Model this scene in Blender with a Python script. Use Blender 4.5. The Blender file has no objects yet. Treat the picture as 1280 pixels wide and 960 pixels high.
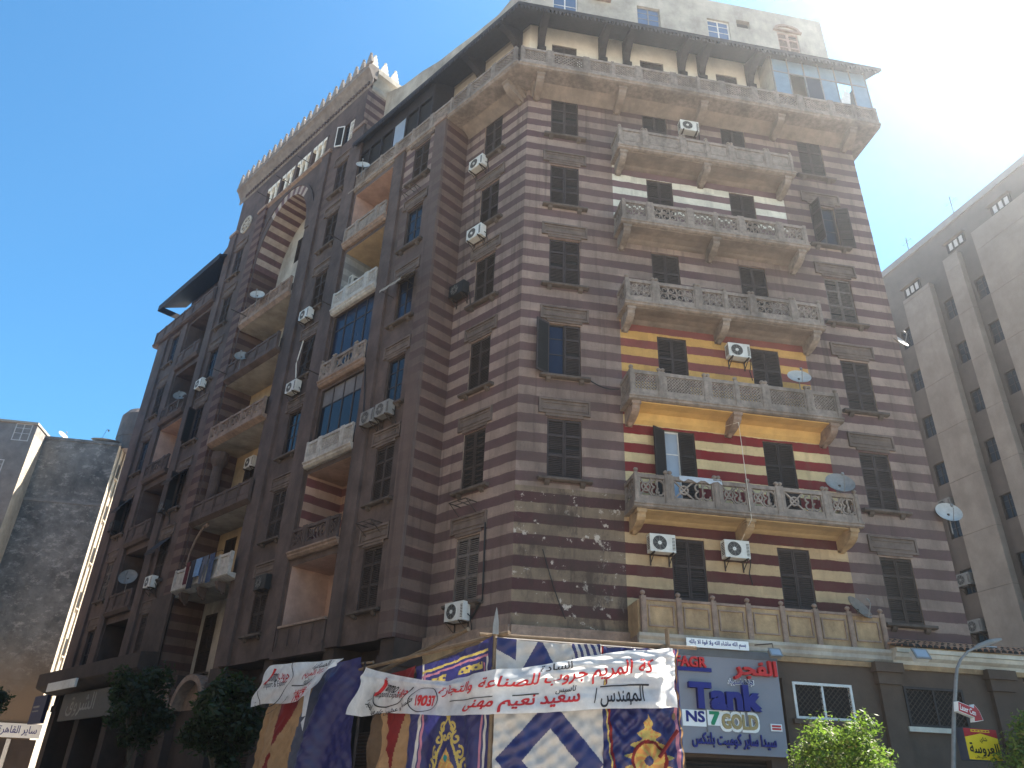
import bpy, math, random
import numpy as np
from mathutils import Matrix, Vector, noise
rad = math.radians
random.seed(11)
sc = bpy.context.scene
col = sc.collection

# ------------------------------------------------------------------ camera
CAMP = Vector((0, 0, 1.6))
p_, r_ = rad(28.78), rad(2.184)
fwd = Vector((0, math.cos(p_), math.sin(p_))); up0 = Vector((0, -math.sin(p_), math.cos(p_))); rt0 = Vector((1, 0, 0))
RT = rt0 * math.cos(r_) + up0 * math.sin(r_); UP = up0 * math.cos(r_) - rt0 * math.sin(r_)
cd = bpy.data.cameras.new("camera"); cam = bpy.data.objects.new("camera", cd); col.objects.link(cam)
cam.matrix_world = Matrix(((RT.x, UP.x, -fwd.x, 0), (RT.y, UP.y, -fwd.y, 0), (RT.z, UP.z, -fwd.z, CAMP.z), (0, 0, 0, 1)))
cd.sensor_width = 36; cd.lens = 960.5 / 1280 * 36; cd.clip_end = 2000; cd.clip_start = 0.1
sc.camera = cam

# ------------------------------------------------------------------ light
SUN_AZ, SUN_EL = rad(61), rad(54)
world = bpy.data.worlds.new("World"); sc.world = world; world.use_nodes = True
wn = world.node_tree.nodes; wl = world.node_tree.links
bg = wn["Background"]; bg.inputs[1].default_value = 0.066
sky = wn.new("ShaderNodeTexSky"); sky.sky_type = 'NISHITA'; sky.sun_disc = False
sky.sun_elevation = SUN_EL; sky.sun_rotation = SUN_AZ
sky.air_density = 1.0; sky.dust_density = 0.7; sky.ozone_density = 1.6
tint = wn.new("ShaderNodeMix"); tint.data_type = 'RGBA'; tint.blend_type = 'MULTIPLY'; tint.inputs[0].default_value = 1; tint.inputs[7].default_value = (.44, .86, 1.0, 1)
wl.new(sky.outputs[0], tint.inputs[6]); wl.new(tint.outputs[2], bg.inputs[0])
sd = bpy.data.lights.new("sun", 'SUN'); sd.energy = 5.0; sd.angle = rad(0.55); sd.color = (1, 0.93, 0.82)
so = bpy.data.objects.new("sun", sd); col.objects.link(so)
sdir = Vector((math.sin(SUN_AZ) * math.cos(SUN_EL), math.cos(SUN_AZ) * math.cos(SUN_EL), math.sin(SUN_EL)))
so.rotation_euler = sdir.to_track_quat('Z', 'Y').to_euler(); so.location = (40, 20, 60)
sc.view_settings.view_transform = 'Standard'; sc.view_settings.look = 'None'
sc.view_settings.exposure = 2.1; sc.view_settings.gamma = 1; sc.view_settings.use_curve_mapping = False
sc.cycles.max_bounces = 8; sc.cycles.diffuse_bounces = 4; sc.cycles.use_denoising = True

# ------------------------------------------------------------------ materials
MATS = {}
def nodes_of(name):
    m = bpy.data.materials.new(name); m.use_nodes = True
    nt = m.node_tree; return m, nt, nt.nodes, nt.links, nt.nodes["Principled BSDF"]
def math_node(nt, op, a, b=None, c=None):
    n = nt.nodes.new("ShaderNodeMath"); n.operation = op
    for i, v in enumerate((a, b, c)):
        if v is None: continue
        if isinstance(v, (int, float)): n.inputs[i].default_value = v
        else: nt.links.new(v, n.inputs[i])
    return n.outputs[0]
def mixc(nt, fac, a, b, mode='MIX'):
    n = nt.nodes.new("ShaderNodeMix"); n.data_type = 'RGBA'; n.blend_type = mode
    for i, v in ((0, fac), (6, a), (7, b)):
        if isinstance(v, (int, float)): n.inputs[i].default_value = v
        elif isinstance(v, (tuple, list)): n.inputs[i].default_value = (*v[:3], 1)
        else: nt.links.new(v, n.inputs[i])
    return n.outputs[2]
def noise_tex(nt, scale, detail=5, rough=0.6, vec=None, stretch=None):
    n = nt.nodes.new("ShaderNodeTexNoise"); n.inputs["Scale"].default_value = scale
    n.inputs["Detail"].default_value = detail; n.inputs["Roughness"].default_value = rough
    g = vec
    if g is None:
        g = nt.nodes.new("ShaderNodeNewGeometry").outputs["Position"]
    if stretch:
        mp = nt.nodes.new("ShaderNodeMapping"); mp.inputs["Scale"].default_value = stretch
        nt.links.new(g, mp.inputs[0]); g = mp.outputs[0]
    nt.links.new(g, n.inputs["Vector"]); return n.outputs[0]
def ramp(nt, fac, a, b):
    n = nt.nodes.new("ShaderNodeMapRange"); n.inputs[1].default_value = a; n.inputs[2].default_value = b
    nt.links.new(fac, n.inputs[0]); return n.outputs[0]
def bump(nt, b, h, strength, dist=0.02):
    n = nt.nodes.new("ShaderNodeBump"); n.inputs["Strength"].default_value = strength; n.inputs["Distance"].default_value = dist
    nt.links.new(h, n.inputs["Height"]); nt.links.new(n.outputs[0], b.inputs["Normal"])

def plain(name, c, rough=0.8, var=0.35, scale=3.0, dirt=None, dirt_amt=0.5, bmp=0.15, metal=0.0, streak=True):
    if name in MATS: return MATS[name]
    m, nt, N, L, b = nodes_of(name)
    n1 = noise_tex(nt, scale, 8, 0.65)
    dark = tuple(x * (1 - var) for x in c); lite = tuple(min(1, x * (1 + var * 0.5)) for x in c)
    cc = mixc(nt, ramp(nt, n1, 0.3, 0.7), dark, lite)
    if dirt is not None:
        n2 = noise_tex(nt, 0.7, 9, 0.7, stretch=(1, 1, 0.35) if streak else None)
        cc = mixc(nt, math_node(nt, 'MULTIPLY', ramp(nt, n2, 0.45, 0.7), dirt_amt), cc, dirt)
    L.new(cc, b.inputs["Base Color"]); b.inputs["Roughness"].default_value = rough; b.inputs["Metallic"].default_value = metal
    b.inputs["Specular IOR Level"].default_value = 0.3
    if bmp: bump(nt, b, noise_tex(nt, scale * 8, 6, 0.7), bmp, 0.02)
    MATS[name] = m; return m

def striped(name, light, dark, dirt, dirt_amt=0.6, flake=0.0, flake_col=(.42, .36, .3), fade=0.0, shift=0.0):
    m, nt, N, L, b = nodes_of(name)
    geo = N.new("ShaderNodeNewGeometry"); sx = N.new("ShaderNodeSeparateXYZ"); L.new(geo.outputs["Position"], sx.inputs[0])
    wob = math_node(nt, 'MULTIPLY', math_node(nt, 'SUBTRACT', noise_tex(nt, 2.2, 6, 0.65), 0.5), 0.09)
    z = math_node(nt, 'ADD', sx.outputs[2], wob)
    t = math_node(nt, 'FRACT', math_node(nt, 'ADD', math_node(nt, 'DIVIDE', math_node(nt, 'SUBTRACT', z, 20.576 + shift), 0.6796), 100.5))
    d = math_node(nt, 'ABSOLUTE', math_node(nt, 'SUBTRACT', t, 0.5))
    mask = ramp(nt, d, 0.262, 0.238)           # 1 = light band
    n1 = noise_tex(nt, 1.3, 9, 0.7); n2 = noise_tex(nt, 9, 6, 0.7); n3 = noise_tex(nt, 0.55, 8, 0.68, stretch=(1, 1, 0.3))
    # courses of blocks: each block slightly different
    mp = N.new("ShaderNodeMapping"); mp.inputs["Scale"].default_value = (1.25, 1.25, 1 / 0.3398); mp.inputs["Location"].default_value = (0, 0, -0.276 - shift / .3398)
    L.new(geo.outputs["Position"], mp.inputs[0]); fl = N.new("ShaderNodeVectorMath"); fl.operation = 'FLOOR'; L.new(mp.outputs[0], fl.inputs[0])
    wnz = N.new("ShaderNodeTexWhiteNoise"); L.new(fl.outputs[0], wnz.inputs["Vector"]); blk = wnz.outputs[0]
    lit = mixc(nt, ramp(nt, n1, 0.3, 0.7), tuple(x * 0.72 for x in light), tuple(x * 1.1 for x in light))
    lit = mixc(nt, math_node(nt, 'MULTIPLY', blk, 0.5), lit, tuple(x * 0.62 for x in light))
    drk = mixc(nt, ramp(nt, n1, 0.3, 0.7), tuple(x * 0.78 for x in dark), tuple(x * 1.25 for x in dark))
    drk = mixc(nt, math_node(nt, 'MULTIPLY', blk, 0.5), drk, tuple(x * 0.7 + .02 for x in dark))
    if fade:
        mid = tuple((x + y) / 2 for x, y in zip(light, dark))
        fn = math_node(nt, 'MULTIPLY', ramp(nt, noise_tex(nt, 0.22, 4, 0.6), 0.35, 0.6), fade)
        lit = mixc(nt, fn, lit, mid); drk = mixc(nt, fn, drk, mid)
    cc = mixc(nt, mask, drk, lit)
    cc = mixc(nt, math_node(nt, 'MULTIPLY', ramp(nt, n3, 0.42, 0.72), dirt_amt), cc, dirt)
    cc = mixc(nt, math_node(nt, 'MULTIPLY', ramp(nt, n2, 0.55, 0.75), 0.25), cc, tuple(x * 0.5 for x in dirt))
    st = noise_tex(nt, 1.0, 6, 0.62, stretch=(3.2, 3.2, 0.16))
    cc = mixc(nt, math_node(nt, 'MULTIPLY', ramp(nt, st, 0.55, 0.72), 0.25 + 0.45 * dirt_amt), cc, tuple(x * 0.6 for x in dirt))
    if flake:
        nf = noise_tex(nt, 2.6, 10, 0.72)
        cc = mixc(nt, math_node(nt, 'MULTIPLY', ramp(nt, nf, 0.6, 0.63), flake), cc, flake_col)
        nf2 = noise_tex(nt, 1.1, 10, 0.75, stretch=(1.2, 1.2, .5))
        cc = mixc(nt, math_node(nt, 'MULTIPLY', ramp(nt, nf2, 0.5, 0.62), flake * 0.75), cc, (.05, .035, .03))
    L.new(cc, b.inputs["Base Color"]); b.inputs["Roughness"].default_value = 0.88; b.inputs["Specular IOR Level"].default_value = 0.2
    bump(nt, b, mixc(nt, 0.5, n2, n1), 0.35, 0.03)
    MATS[name] = m; return m

def cloth_mat(name, c, trans=0.35, rough=0.6, sheen=0.0):
    if name in MATS: return MATS[name]
    m, nt, N, L, b = nodes_of(name)
    n1 = noise_tex(nt, 6, 6, 0.65)
    cc = mixc(nt, ramp(nt, n1, 0.3, 0.7), tuple(x * 0.75 for x in c), c)
    L.new(cc, b.inputs["Base Color"]); b.inputs["Roughness"].default_value = rough; b.inputs["Specular IOR Level"].default_value = 0.3 + sheen
    tr = N.new("ShaderNodeBsdfTranslucent"); L.new(cc, tr.inputs[0])
    mx = N.new("ShaderNodeMixShader"); mx.inputs[0].default_value = trans
    L.new(b.outputs[0], mx.inputs[1]); L.new(tr.outputs[0], mx.inputs[2])
    L.new(mx.outputs[0], N["Material Output"].inputs[0])
    bump(nt, b, noise_tex(nt, 14, 5, 0.6), 0.25, 0.02)
    MATS[name] = m; return m

def glass_mat(name, tint, rough=0.06):
    if name in MATS: return MATS[name]
    m, nt, N, L, b = nodes_of(name)
    n1 = noise_tex(nt, 1.2, 4, 0.5)
    L.new(mixc(nt, n1, tuple(x * .6 for x in tint), tint), b.inputs["Base Color"])
    b.inputs["Roughness"].default_value = rough; b.inputs["Specular IOR Level"].default_value = 0.22
    bump(nt, b, noise_tex(nt, 1.5, 3, 0.5), 0.06, 0.05)
    MATS[name] = m; return m

S_MAIN = striped("striped_stone", (0.343, 0.252, 0.205), (0.099, 0.054, 0.056), (0.080, 0.057, 0.048), 0.8, fade=.3)
S_FADE = striped("striped_stone_faded", (0.167, 0.124, 0.104), (0.087, 0.054, 0.050), (0.067, 0.048, 0.042), 0.8, fade=0.9)
S_SIDE = striped("striped_stone_dark", (0.174, 0.114, 0.091), (0.079, 0.041, 0.036), (0.071, 0.047, 0.036), 0.5)  # darker stripes for the bay side, arch reveals and one pilaster
S_PEEL = striped("striped_stone_peeling", (0.281, 0.208, 0.143), (0.077, 0.032, 0.033), (0.057, 0.040, 0.033), 0.8, flake=1.0)
S_CREAM = striped("striped_cream_paint", (0.720, 0.675, 0.558), (0.153, 0.090, 0.095), (0.180, 0.135, 0.117), 0.12)
S_YELLOW = striped("striped_yellow_paint", (0.594, 0.342, 0.108), (0.207, 0.059, 0.050), (0.180, 0.099, 0.054), 0.2)
S_RED = striped("striped_crimson_paint", (0.648, 0.495, 0.270), (0.171, 0.011, 0.014), (0.180, 0.099, 0.072), 0.15)
S_OCHRE = striped("striped_ochre_paint", (0.540, 0.378, 0.216), (0.086, 0.020, 0.020), (0.144, 0.090, 0.063), 0.3)
S_LOGG = striped("striped_loggia_paint", (0.495, 0.324, 0.243), (0.153, 0.054, 0.054), (0.180, 0.117, 0.090), 0.3)
S_GREY = striped("striped_loggia_grey", (0.380, 0.380, 0.365), (0.228, 0.228, 0.228), (0.190, 0.167, 0.152), 0.3)
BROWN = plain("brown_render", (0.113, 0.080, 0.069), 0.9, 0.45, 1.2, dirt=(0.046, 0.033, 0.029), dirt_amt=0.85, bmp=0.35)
BROWN2 = plain("brown_render_dark", (0.065, 0.046, 0.039), 0.9, 0.4, 1.2, dirt=(0.030, 0.023, 0.020), dirt_amt=0.7, bmp=0.3)  # darker render; on the lower storeys its tone includes painted street shade
STONE = plain("worn_stone", (0.296, 0.209, 0.160), 0.9, 0.4, 4, dirt=(0.099, 0.068, 0.055), dirt_amt=0.65, bmp=0.4)
STONE2 = plain("balcony_stone", (0.281, 0.228, 0.190), 0.9, 0.4, 5, dirt=(0.084, 0.065, 0.053), dirt_amt=0.85, bmp=0.45)
STONEW = plain("balcony_white_paint", (.47, .44, .40), 0.85, 0.35, 5, dirt=(.17, .14, .12), dirt_amt=0.7, bmp=0.3)
OCHRE = plain("ochre_plaster", (0.403, 0.274, 0.152), 0.9, 0.4, 2.5, dirt=(0.137, 0.087, 0.057), dirt_amt=0.8, bmp=0.4)
SOFFIT = plain("soffit_plaster", (.235, .185, .15), 0.9, 0.3, 2, dirt=(.10, .075, .062), dirt_amt=0.7, bmp=0.2)
SOFFY = plain("soffit_yellow_paint", (0.648, 0.396, 0.135), 0.85, 0.2, 2, dirt=(0.450, 0.234, 0.072), dirt_amt=0.4, bmp=0.15)
SOFFO = plain("soffit_ochre_paint", (0.468, 0.324, 0.162), 0.85, 0.2, 2, dirt=(0.270, 0.171, 0.081), dirt_amt=0.4, bmp=0.15)
CREAM = plain("cream_plaster", (.66, .61, .52), 0.9, 0.2, 1.2, dirt=(.4, .35, .29), dirt_amt=0.5, bmp=0.3)
SILLM = plain("sill_stone", (0.117, 0.091, 0.077), 0.9, 0.4, 4, dirt=(0.047, 0.037, 0.033), dirt_amt=0.8, bmp=0.4)
LINT = plain("lintel_stone", (0.158, 0.117, 0.097), 0.9, 0.35, 3, dirt=(0.060, 0.047, 0.040), dirt_amt=0.8, bmp=0.4)
CREAM2 = plain("cream_plaster_worn", (.43, .385, .325), 0.9, 0.35, 1.0, dirt=(.17, .145, .12), dirt_amt=0.75, bmp=0.4)
PINK = plain("pink_plaster", (.50, .335, .27), 0.9, 0.25, 1.5, dirt=(.27, .18, .15), dirt_amt=0.55, bmp=0.15)
BUFF = plain("buff_plaster", (.48, .35, .21), 0.9, 0.25, 1.5, dirt=(.24, .17, .11), dirt_amt=0.6, bmp=0.15)
TIMBER = plain("dark_timber", (0.027, 0.021, 0.021), 0.75, 0.4, 6, bmp=0.3)
SHUT = plain("shutter_timber", (0.047, 0.034, 0.032), 0.75, 0.35, 8, dirt=(0.084, 0.067, 0.061), dirt_amt=0.4, bmp=0.2)
SHUTB = plain("shutter_brown", (0.046, 0.032, 0.026), 0.8, 0.35, 8, dirt=(0.084, 0.068, 0.061), dirt_amt=0.4, bmp=0.2)
SHUTG = plain("shutter_grey_worn", (0.152, 0.125, 0.110), 0.85, 0.4, 7, dirt=(0.061, 0.049, 0.046), dirt_amt=0.6, bmp=0.3)
FRAME = plain("window_frame", (0.042, 0.034, 0.032), 0.7, 0.3, 8, bmp=0.1)
WFRAME = plain("white_frame", (.62, .60, .57), 0.6, 0.2, 8, bmp=0.05)
DARK = plain("dark_interior", (.02, .018, .018), 0.95, 0.3, 2, bmp=0)
GLASSB = glass_mat("blue_glass", (.02, .026, .05), .2)
GLASSD = glass_mat("dark_glass", (.015, .02, .03))
GLASSW = glass_mat("curtained_glass", (.35, .4, .47), 0.2)
ACW = plain("ac_white", (.66, .65, .61), 0.5, 0.15, 5, dirt=(.3, .27, .22), dirt_amt=0.5, bmp=0.03)
ACG = plain("ac_grey", (0.251, 0.243, 0.228), 0.6, 0.25, 5, dirt=(0.122, 0.106, 0.091), dirt_amt=0.6, bmp=0.05)
ACD = plain("ac_black", (.025, .024, .024), 0.6, 0.3, 8, bmp=0.05)
STEEL = plain("rusty_steel", (0.053, 0.038, 0.030), 0.7, 0.4, 12, bmp=0.1)
METAL = plain("grey_metal", (.22, .21, .2), 0.55, 0.25, 6, bmp=0.05, metal=0.2)
DISH = plain("dish_white", (.5, .49, .46), 0.6, 0.2, 6, dirt=(.28, .25, .21), dirt_amt=0.5, bmp=0.03)

# ------------------------------------------------------------------ mesh builder and scene tree
WM = {}
class MB:
    def __init__(s): s.v = []; s.f = []; s.mi = []; s.ms = []
    def m(s, mat):
        if mat not in s.ms: s.ms.append(mat)
        return s.ms.index(mat)
    def face(s, pts, mat):
        n = len(s.v); s.v += [tuple(p) for p in pts]; s.f.append(tuple(range(n, n + len(pts)))); s.mi.append(s.m(mat))
    def box(s, x0, x1, y0, y1, z0, z1, mat, M=None):
        P = [Vector((x, y, z)) for z in (z0, z1) for y in (y0, y1) for x in (x0, x1)]
        if M: P = [M @ q for q in P]
        n = len(s.v); s.v += [tuple(q) for q in P]
        for q in ((0, 2, 3, 1), (4, 5, 7, 6), (0, 1, 5, 4), (2, 6, 7, 3), (0, 4, 6, 2), (1, 3, 7, 5)):
            s.f.append(tuple(n + i for i in q)); s.mi.append(s.m(mat))
    def prism(s, poly, a0, a1, mat, axis='x', M=None):
        def P(q, a):
            v = Vector((a, q[0], q[1])) if axis == 'x' else Vector((q[0], a, q[1])) if axis == 'y' else Vector((q[0], q[1], a))
            return tuple(M @ v) if M else tuple(v)
        n = len(s.v); k = len(poly)
        s.v += [P(q, a0) for q in poly] + [P(q, a1) for q in poly]; mi = s.m(mat)
        for i in range(k):
            j = (i + 1) % k; s.f.append((n + i, n + j, n + k + j, n + k + i)); s.mi.append(mi)
        s.f.append(tuple(n + i for i in reversed(range(k)))); s.f.append(tuple(n + k + i for i in range(k))); s.mi += [mi, mi]
    def bar(s, x0, z0, x1, z1, w, y0, y1, mat):
        d = Vector((x1 - x0, z1 - z0)); d.normalize(); n = Vector((-d.y, d.x)) * w / 2
        s.prism([(x0 + n.x, z0 + n.y), (x0 - n.x, z0 - n.y), (x1 - n.x, z1 - n.y), (x1 + n.x, z1 + n.y)], y0, y1, mat, 'y')
    def ring(s, cx, cz, ro, ri, y0, y1, mat, a0=0, a1=2 * math.pi, n=14, sx=1.0):
        full = abs(a1 - a0 - 2 * math.pi) < 1e-6
        b = len(s.v); mi = s.m(mat); k = n if full else n + 1
        for i in range(k):
            a = a0 + (a1 - a0) * i / n; c, q = math.cos(a) * sx, math.sin(a)
            s.v += [(cx + ro * c, y0, cz + ro * q), (cx + ri * c, y0, cz + ri * q), (cx + ro * c, y1, cz + ro * q), (cx + ri * c, y1, cz + ri * q)]
        for i in range(n):
            p, q = b + 4 * i, b + 4 * ((i + 1) % k)
            for fc in ((p, p + 1, q + 1, q), (p + 2, q + 2, q + 3, p + 3), (p, q, q + 2, p + 2), (p + 1, p + 3, q + 3, q + 1)):
                s.f.append(fc); s.mi.append(mi)
    def tube(s, pts, r, mat, n=6, caps=True):
        pts = [Vector(q) for q in pts]; rr = r if isinstance(r, (list, tuple)) else [r] * len(pts); b = len(s.v); mi = s.m(mat)
        for i, q in enumerate(pts):
            t = (pts[min(i + 1, len(pts) - 1)] - pts[max(i - 1, 0)]).normalized()
            a = t.cross(Vector((0, 0, 1)));
            if a.length < 1e-3: a = Vector((1, 0, 0))
            a.normalize(); c = t.cross(a)
            for k in range(n):
                an = 2 * math.pi * k / n; s.v.append(tuple(q + (a * math.cos(an) + c * math.sin(an)) * rr[i]))
        for i in range(len(pts) - 1):
            for k in range(n):
                k2 = (k + 1) % n; s.f.append((b + i * n + k, b + i * n + k2, b + (i + 1) * n + k2, b + (i + 1) * n + k)); s.mi.append(mi)
        if caps:
            s.f.append(tuple(b + k for k in reversed(range(n)))); s.f.append(tuple(b + (len(pts) - 1) * n + k for k in range(n))); s.mi += [mi, mi]
    def lathe(s, prof, mat, n=12, c=(0, 0), M=None):
        b = len(s.v); mi = s.m(mat)
        for r, z in prof:
            for k in range(n):
                a = 2 * math.pi * k / n; v = Vector((c[0] + r * math.cos(a), c[1] + r * math.sin(a), z)); s.v.append(tuple(M @ v if M else v))
        for i in range(len(prof) - 1):
            for k in range(n):
                k2 = (k + 1) % n; s.f.append((b + i * n + k, b + i * n + k2, b + (i + 1) * n + k2, b + (i + 1) * n + k)); s.mi.append(mi)
        s.f.append(tuple(b + k for k in reversed(range(n)))); s.f.append(tuple(b + (len(prof) - 1) * n + k for k in range(n))); s.mi += [mi, mi]
    def mesh(s, name, smooth=False):
        me = bpy.data.meshes.new(name); me.from_pydata(s.v, [], s.f)
        for m in s.ms: me.materials.append(m)
        me.polygons.foreach_set("material_index", s.mi)
        if smooth: me.polygons.foreach_set("use_smooth", [True] * len(s.f))
        me.update(); return me
    def build(s, name, parent=None, M=None, smooth=False): return inst(name, s.mesh(name, smooth), parent, M)

def wm(o): return WM.get(o.name, Matrix()) if o else Matrix()
def inst(name, me, parent=None, M=None):
    o = bpy.data.objects.new(name, me); col.objects.link(o)
    M = M if M is not None else wm(parent)
    o.parent = parent; o.matrix_basis = wm(parent).inverted() @ M; WM[o.name] = M.copy(); return o
def tag(o, label=None, cat=None, group=None, kind=None):
    if label: o["label"] = label
    if cat: o["category"] = cat
    if group: o["group"] = group
    if kind: o["kind"] = kind
    return o
def thing(name, label, cat, M, group=None):
    return tag(inst(name, None, None, M), label, cat, group)
def copy_tree(o, M, label=None, parent=None):
    c = o.copy(); col.objects.link(c); old = wm(o); c.parent = parent; c.matrix_basis = wm(parent).inverted() @ M; WM[c.name] = M.copy()
    for ch in o.children: copy_tree(ch, M @ old.inverted() @ wm(ch), None, c)
    if label: c["label"] = label
    return c
T = Matrix.Translation
def RZ(a): return Matrix.Rotation(a, 4, 'Z')

# facade frames: X along the wall to the right (facing it), Y into the building, Z up
K = Vector((0.2137, 22.499, 0))
aR, aL = rad(80.9), rad(-45)
dR = Vector((math.sin(aR), math.cos(aR), 0)); nR = Vector((-dR.y, dR.x, 0))
FR = Matrix(((dR.x, nR.x, 0, K.x), (dR.y, nR.y, 0, K.y), (0, 0, 1, 0), (0, 0, 0, 1)))
dL = Vector((-math.sin(aL), -math.cos(aL), 0)); nL = Vector((-dL.y, dL.x, 0))
FL = Matrix(((dL.x, nL.x, 0, K.x), (dL.y, nL.y, 0, K.y), (0, 0, 1, 0), (0, 0, 0, 1)))
BAY = -1.2

def facade(mb, x0, x1, z0, z1, yf, mat, holes=(), regions=()):
    xs = {x0, x1}; zs = {z0, z1}
    for h in list(holes) + list(regions):
        for q in h[:2]:
            if x0 < q < x1: xs.add(q)
        for q in h[2:4]:
            if z0 < q < z1: zs.add(q)
    xs = sorted(xs); zs = sorted(zs)
    for i in range(len(xs) - 1):
        for j in range(len(zs) - 1):
            cx, cz = (xs[i] + xs[i + 1]) / 2, (zs[j] + zs[j + 1]) / 2
            if any(h[0] < cx < h[1] and h[2] < cz < h[3] for h in holes): continue
            mt = mat
            for r in regions:
                if r[0] < cx < r[1] and r[2] < cz < r[3]: mt = r[4]
            mb.face([(xs[i], yf, zs[j]), (xs[i + 1], yf, zs[j]), (xs[i + 1], yf, zs[j + 1]), (xs[i], yf, zs[j + 1])], mt)
    for h in holes:
        a, b, c, d, dep, mr, mk = h[:7]; yb = yf + dep
        mb.face([(a, yf, c), (a, yf, d), (a, yb, d), (a, yb, c)], mr)
        mb.face([(b, yf, c), (b, yb, c), (b, yb, d), (b, yf, d)], mr)
        mb.face([(a, yf, d), (b, yf, d), (b, yb, d), (a, yb, d)], h[7] if len(h) > 7 else mr)
        mb.face([(a, yf, c), (a, yb, c), (b, yb, c), (b, yf, c)], mr)
        if mk: mb.face([(a, yb, c), (b, yb, c), (b, yb, d), (a, yb, d)], mk)

# ------------------------------------------------------------------ lettering
AR = {'ا': (0xFE8D, 0xFE8E), 'أ': (0xFE83, 0xFE84), 'إ': (0xFE87, 0xFE88), 'ب': 0xFE8F, 'ة': (0xFE93, 0xFE94), 'ت': 0xFE95, 'ث': 0xFE99,
      'ج': 0xFE9D, 'ح': 0xFEA1, 'خ': 0xFEA5, 'د': (0xFEA9, 0xFEAA), 'ذ': (0xFEAB, 0xFEAC), 'ر': (0xFEAD, 0xFEAE), 'ز': (0xFEAF, 0xFEB0),
      'س': 0xFEB1, 'ش': 0xFEB5, 'ص': 0xFEB9, 'ض': 0xFEBD, 'ط': 0xFEC1, 'ظ': 0xFEC5, 'ع': 0xFEC9, 'غ': 0xFECD, 'ف': 0xFED1, 'ق': 0xFED5,
      'ك': 0xFED9, 'ل': 0xFEDD, 'م': 0xFEE1, 'ن': 0xFEE5, 'ه': 0xFEE9, 'و': (0xFEED, 0xFEEE), 'ى': (0xFEEF, 0xFEF0), 'ي': 0xFEF1, 'ء': (0xFE80, 0xFE80)}
def shape_ar(t):
    out = []; t = t.replace('لا', '\u0001'); tab = dict(AR); tab['\u0001'] = (0xFEFB, 0xFEFC)
    for i, ch in enumerate(t):
        if ch not in tab: out.append(ch); continue
        pv = tab.get(t[i - 1]) if i else None; nx = tab.get(t[i + 1]) if i + 1 < len(t) else None
        jp = isinstance(pv, int); me = tab[ch]; jn = isinstance(me, int) and nx is not None and t[i + 1] != 'ء'
        if ch == 'ء': jp = False
        base = me if isinstance(me, int) else me[0]
        if isinstance(me, int): code = base + (3 if jp and jn else 1 if jp else 2 if jn else 0)
        else: code = me[1] if jp else me[0]
        out.append(chr(code))
    return ''.join(reversed(out))
def lettering(mb, body, size, mat, fn, bold=0.0, extrude=0.0, width=None, arabic=False, height=None, fine=0.0):
    """text centred on (0,0) in its own plane, mapped point by point through fn(x, y, depth)"""
    cu = bpy.data.curves.new("lettering", 'FONT'); cu.body = shape_ar(body) if arabic else body
    cu.size = size; cu.align_x = 'LEFT'; cu.extrude = extrude; cu.resolution_u = 3
    ob = bpy.data.objects.new("lettering", cu); col.objects.link(ob)
    dg = bpy.context.evaluated_depsgraph_get(); dg.update()
    me = bpy.data.meshes.new_from_object(ob.evaluated_get(dg)); bpy.data.objects.remove(ob); bpy.data.curves.remove(cu)
    if not len(me.vertices): return
    co = [v.co.copy() for v in me.vertices]
    xa, xb = min(c.x for c in co), max(c.x for c in co); ya, yb = min(c.y for c in co), max(c.y for c in co)
    sx = width / (xb - xa) if width else 1.0; sy = height / (yb - ya) if height else (1.0 if not width else min(1.6, max(.6, sx)))
    polys = [tuple(p.vertices) for p in me.polygons]
    if fine:                                   # small faces so that the print follows the folds of the cloth
        todo = []
        for p in polys: todo += [(p[0], p[i], p[i + 1]) for i in range(1, len(p) - 1)]
        polys = []
        while todo:
            t = todo.pop(); ds = [(co[t[i]] - co[t[(i + 1) % 3]]).length for i in range(3)]; k = ds.index(max(ds))
            if ds[k] < fine: polys.append(t); continue
            i, j, o = t[k], t[(k + 1) % 3], t[(k + 2) % 3]; co.append((co[i] + co[j]) / 2); n = len(co) - 1; todo += [(i, n, o), (n, j, o)]
    mi = mb.m(mat); off = [(0, 0)] + ([(bold * q * .34, bold * w * .34) for q, w in ((1, 1), (-1, 1), (1, -1), (-1, -1), (0, 1), (0, -1))] if bold else [])
    for k, (ox, oy) in enumerate(off):
        n = len(mb.v)
        for c in co: mb.v.append(tuple(fn((c.x - (xa + xb) / 2 + ox) * sx, (c.y - (ya + yb) / 2 + oy) * sy, c.z + k * 0.0004)))
        for p in polys: mb.f.append(tuple(n + i for i in p)); mb.mi.append(mi)
    bpy.data.meshes.remove(me)

# ------------------------------------------------------------------ ground: unseen, coloured pale so that it bounces light onto the facades
def sheet(name, pts, z, mat, kind="structure"):
    mb = MB(); mb.face([(x, y, z) for x, y in pts], mat); o = mb.build(name); o["kind"] = kind; return o
ASPH = plain("asphalt", (.22, .2, .175), 0.9, 0.3, 1.5, dirt=(.22, .18, .14), dirt_amt=0.6, bmp=0.3, streak=False)
PAVE = plain("paving", (.53, .46, .385), 0.9, 0.3, 2.5, dirt=(.4, .34, .28), dirt_amt=0.5, bmp=0.3, streak=False)
sheet("ground", [(-900, -900), (900, -900), (900, 900), (-900, 900)], 0.0, plain("dusty_ground", (.53, .46, .385), 0.95, 0.3, 0.5, bmp=0.2, streak=False))
sheet("road", [(-120, -30), (120, -30), (120, 10.5), (5, 7.5), (-8, 10.5), (-60, 62), (-90, 62)], 0.006, ASPH)
mbp = MB()
pv = [FL @ Vector((-40, -7.5, 0)), FL @ Vector((-6, -7.5, 0)), FR @ Vector((-4, -11.5, 0)), FR @ Vector((24, -9, 0)), FR @ Vector((24, 12, 0)), FL @ Vector((-40, 12, 0))]
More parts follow.
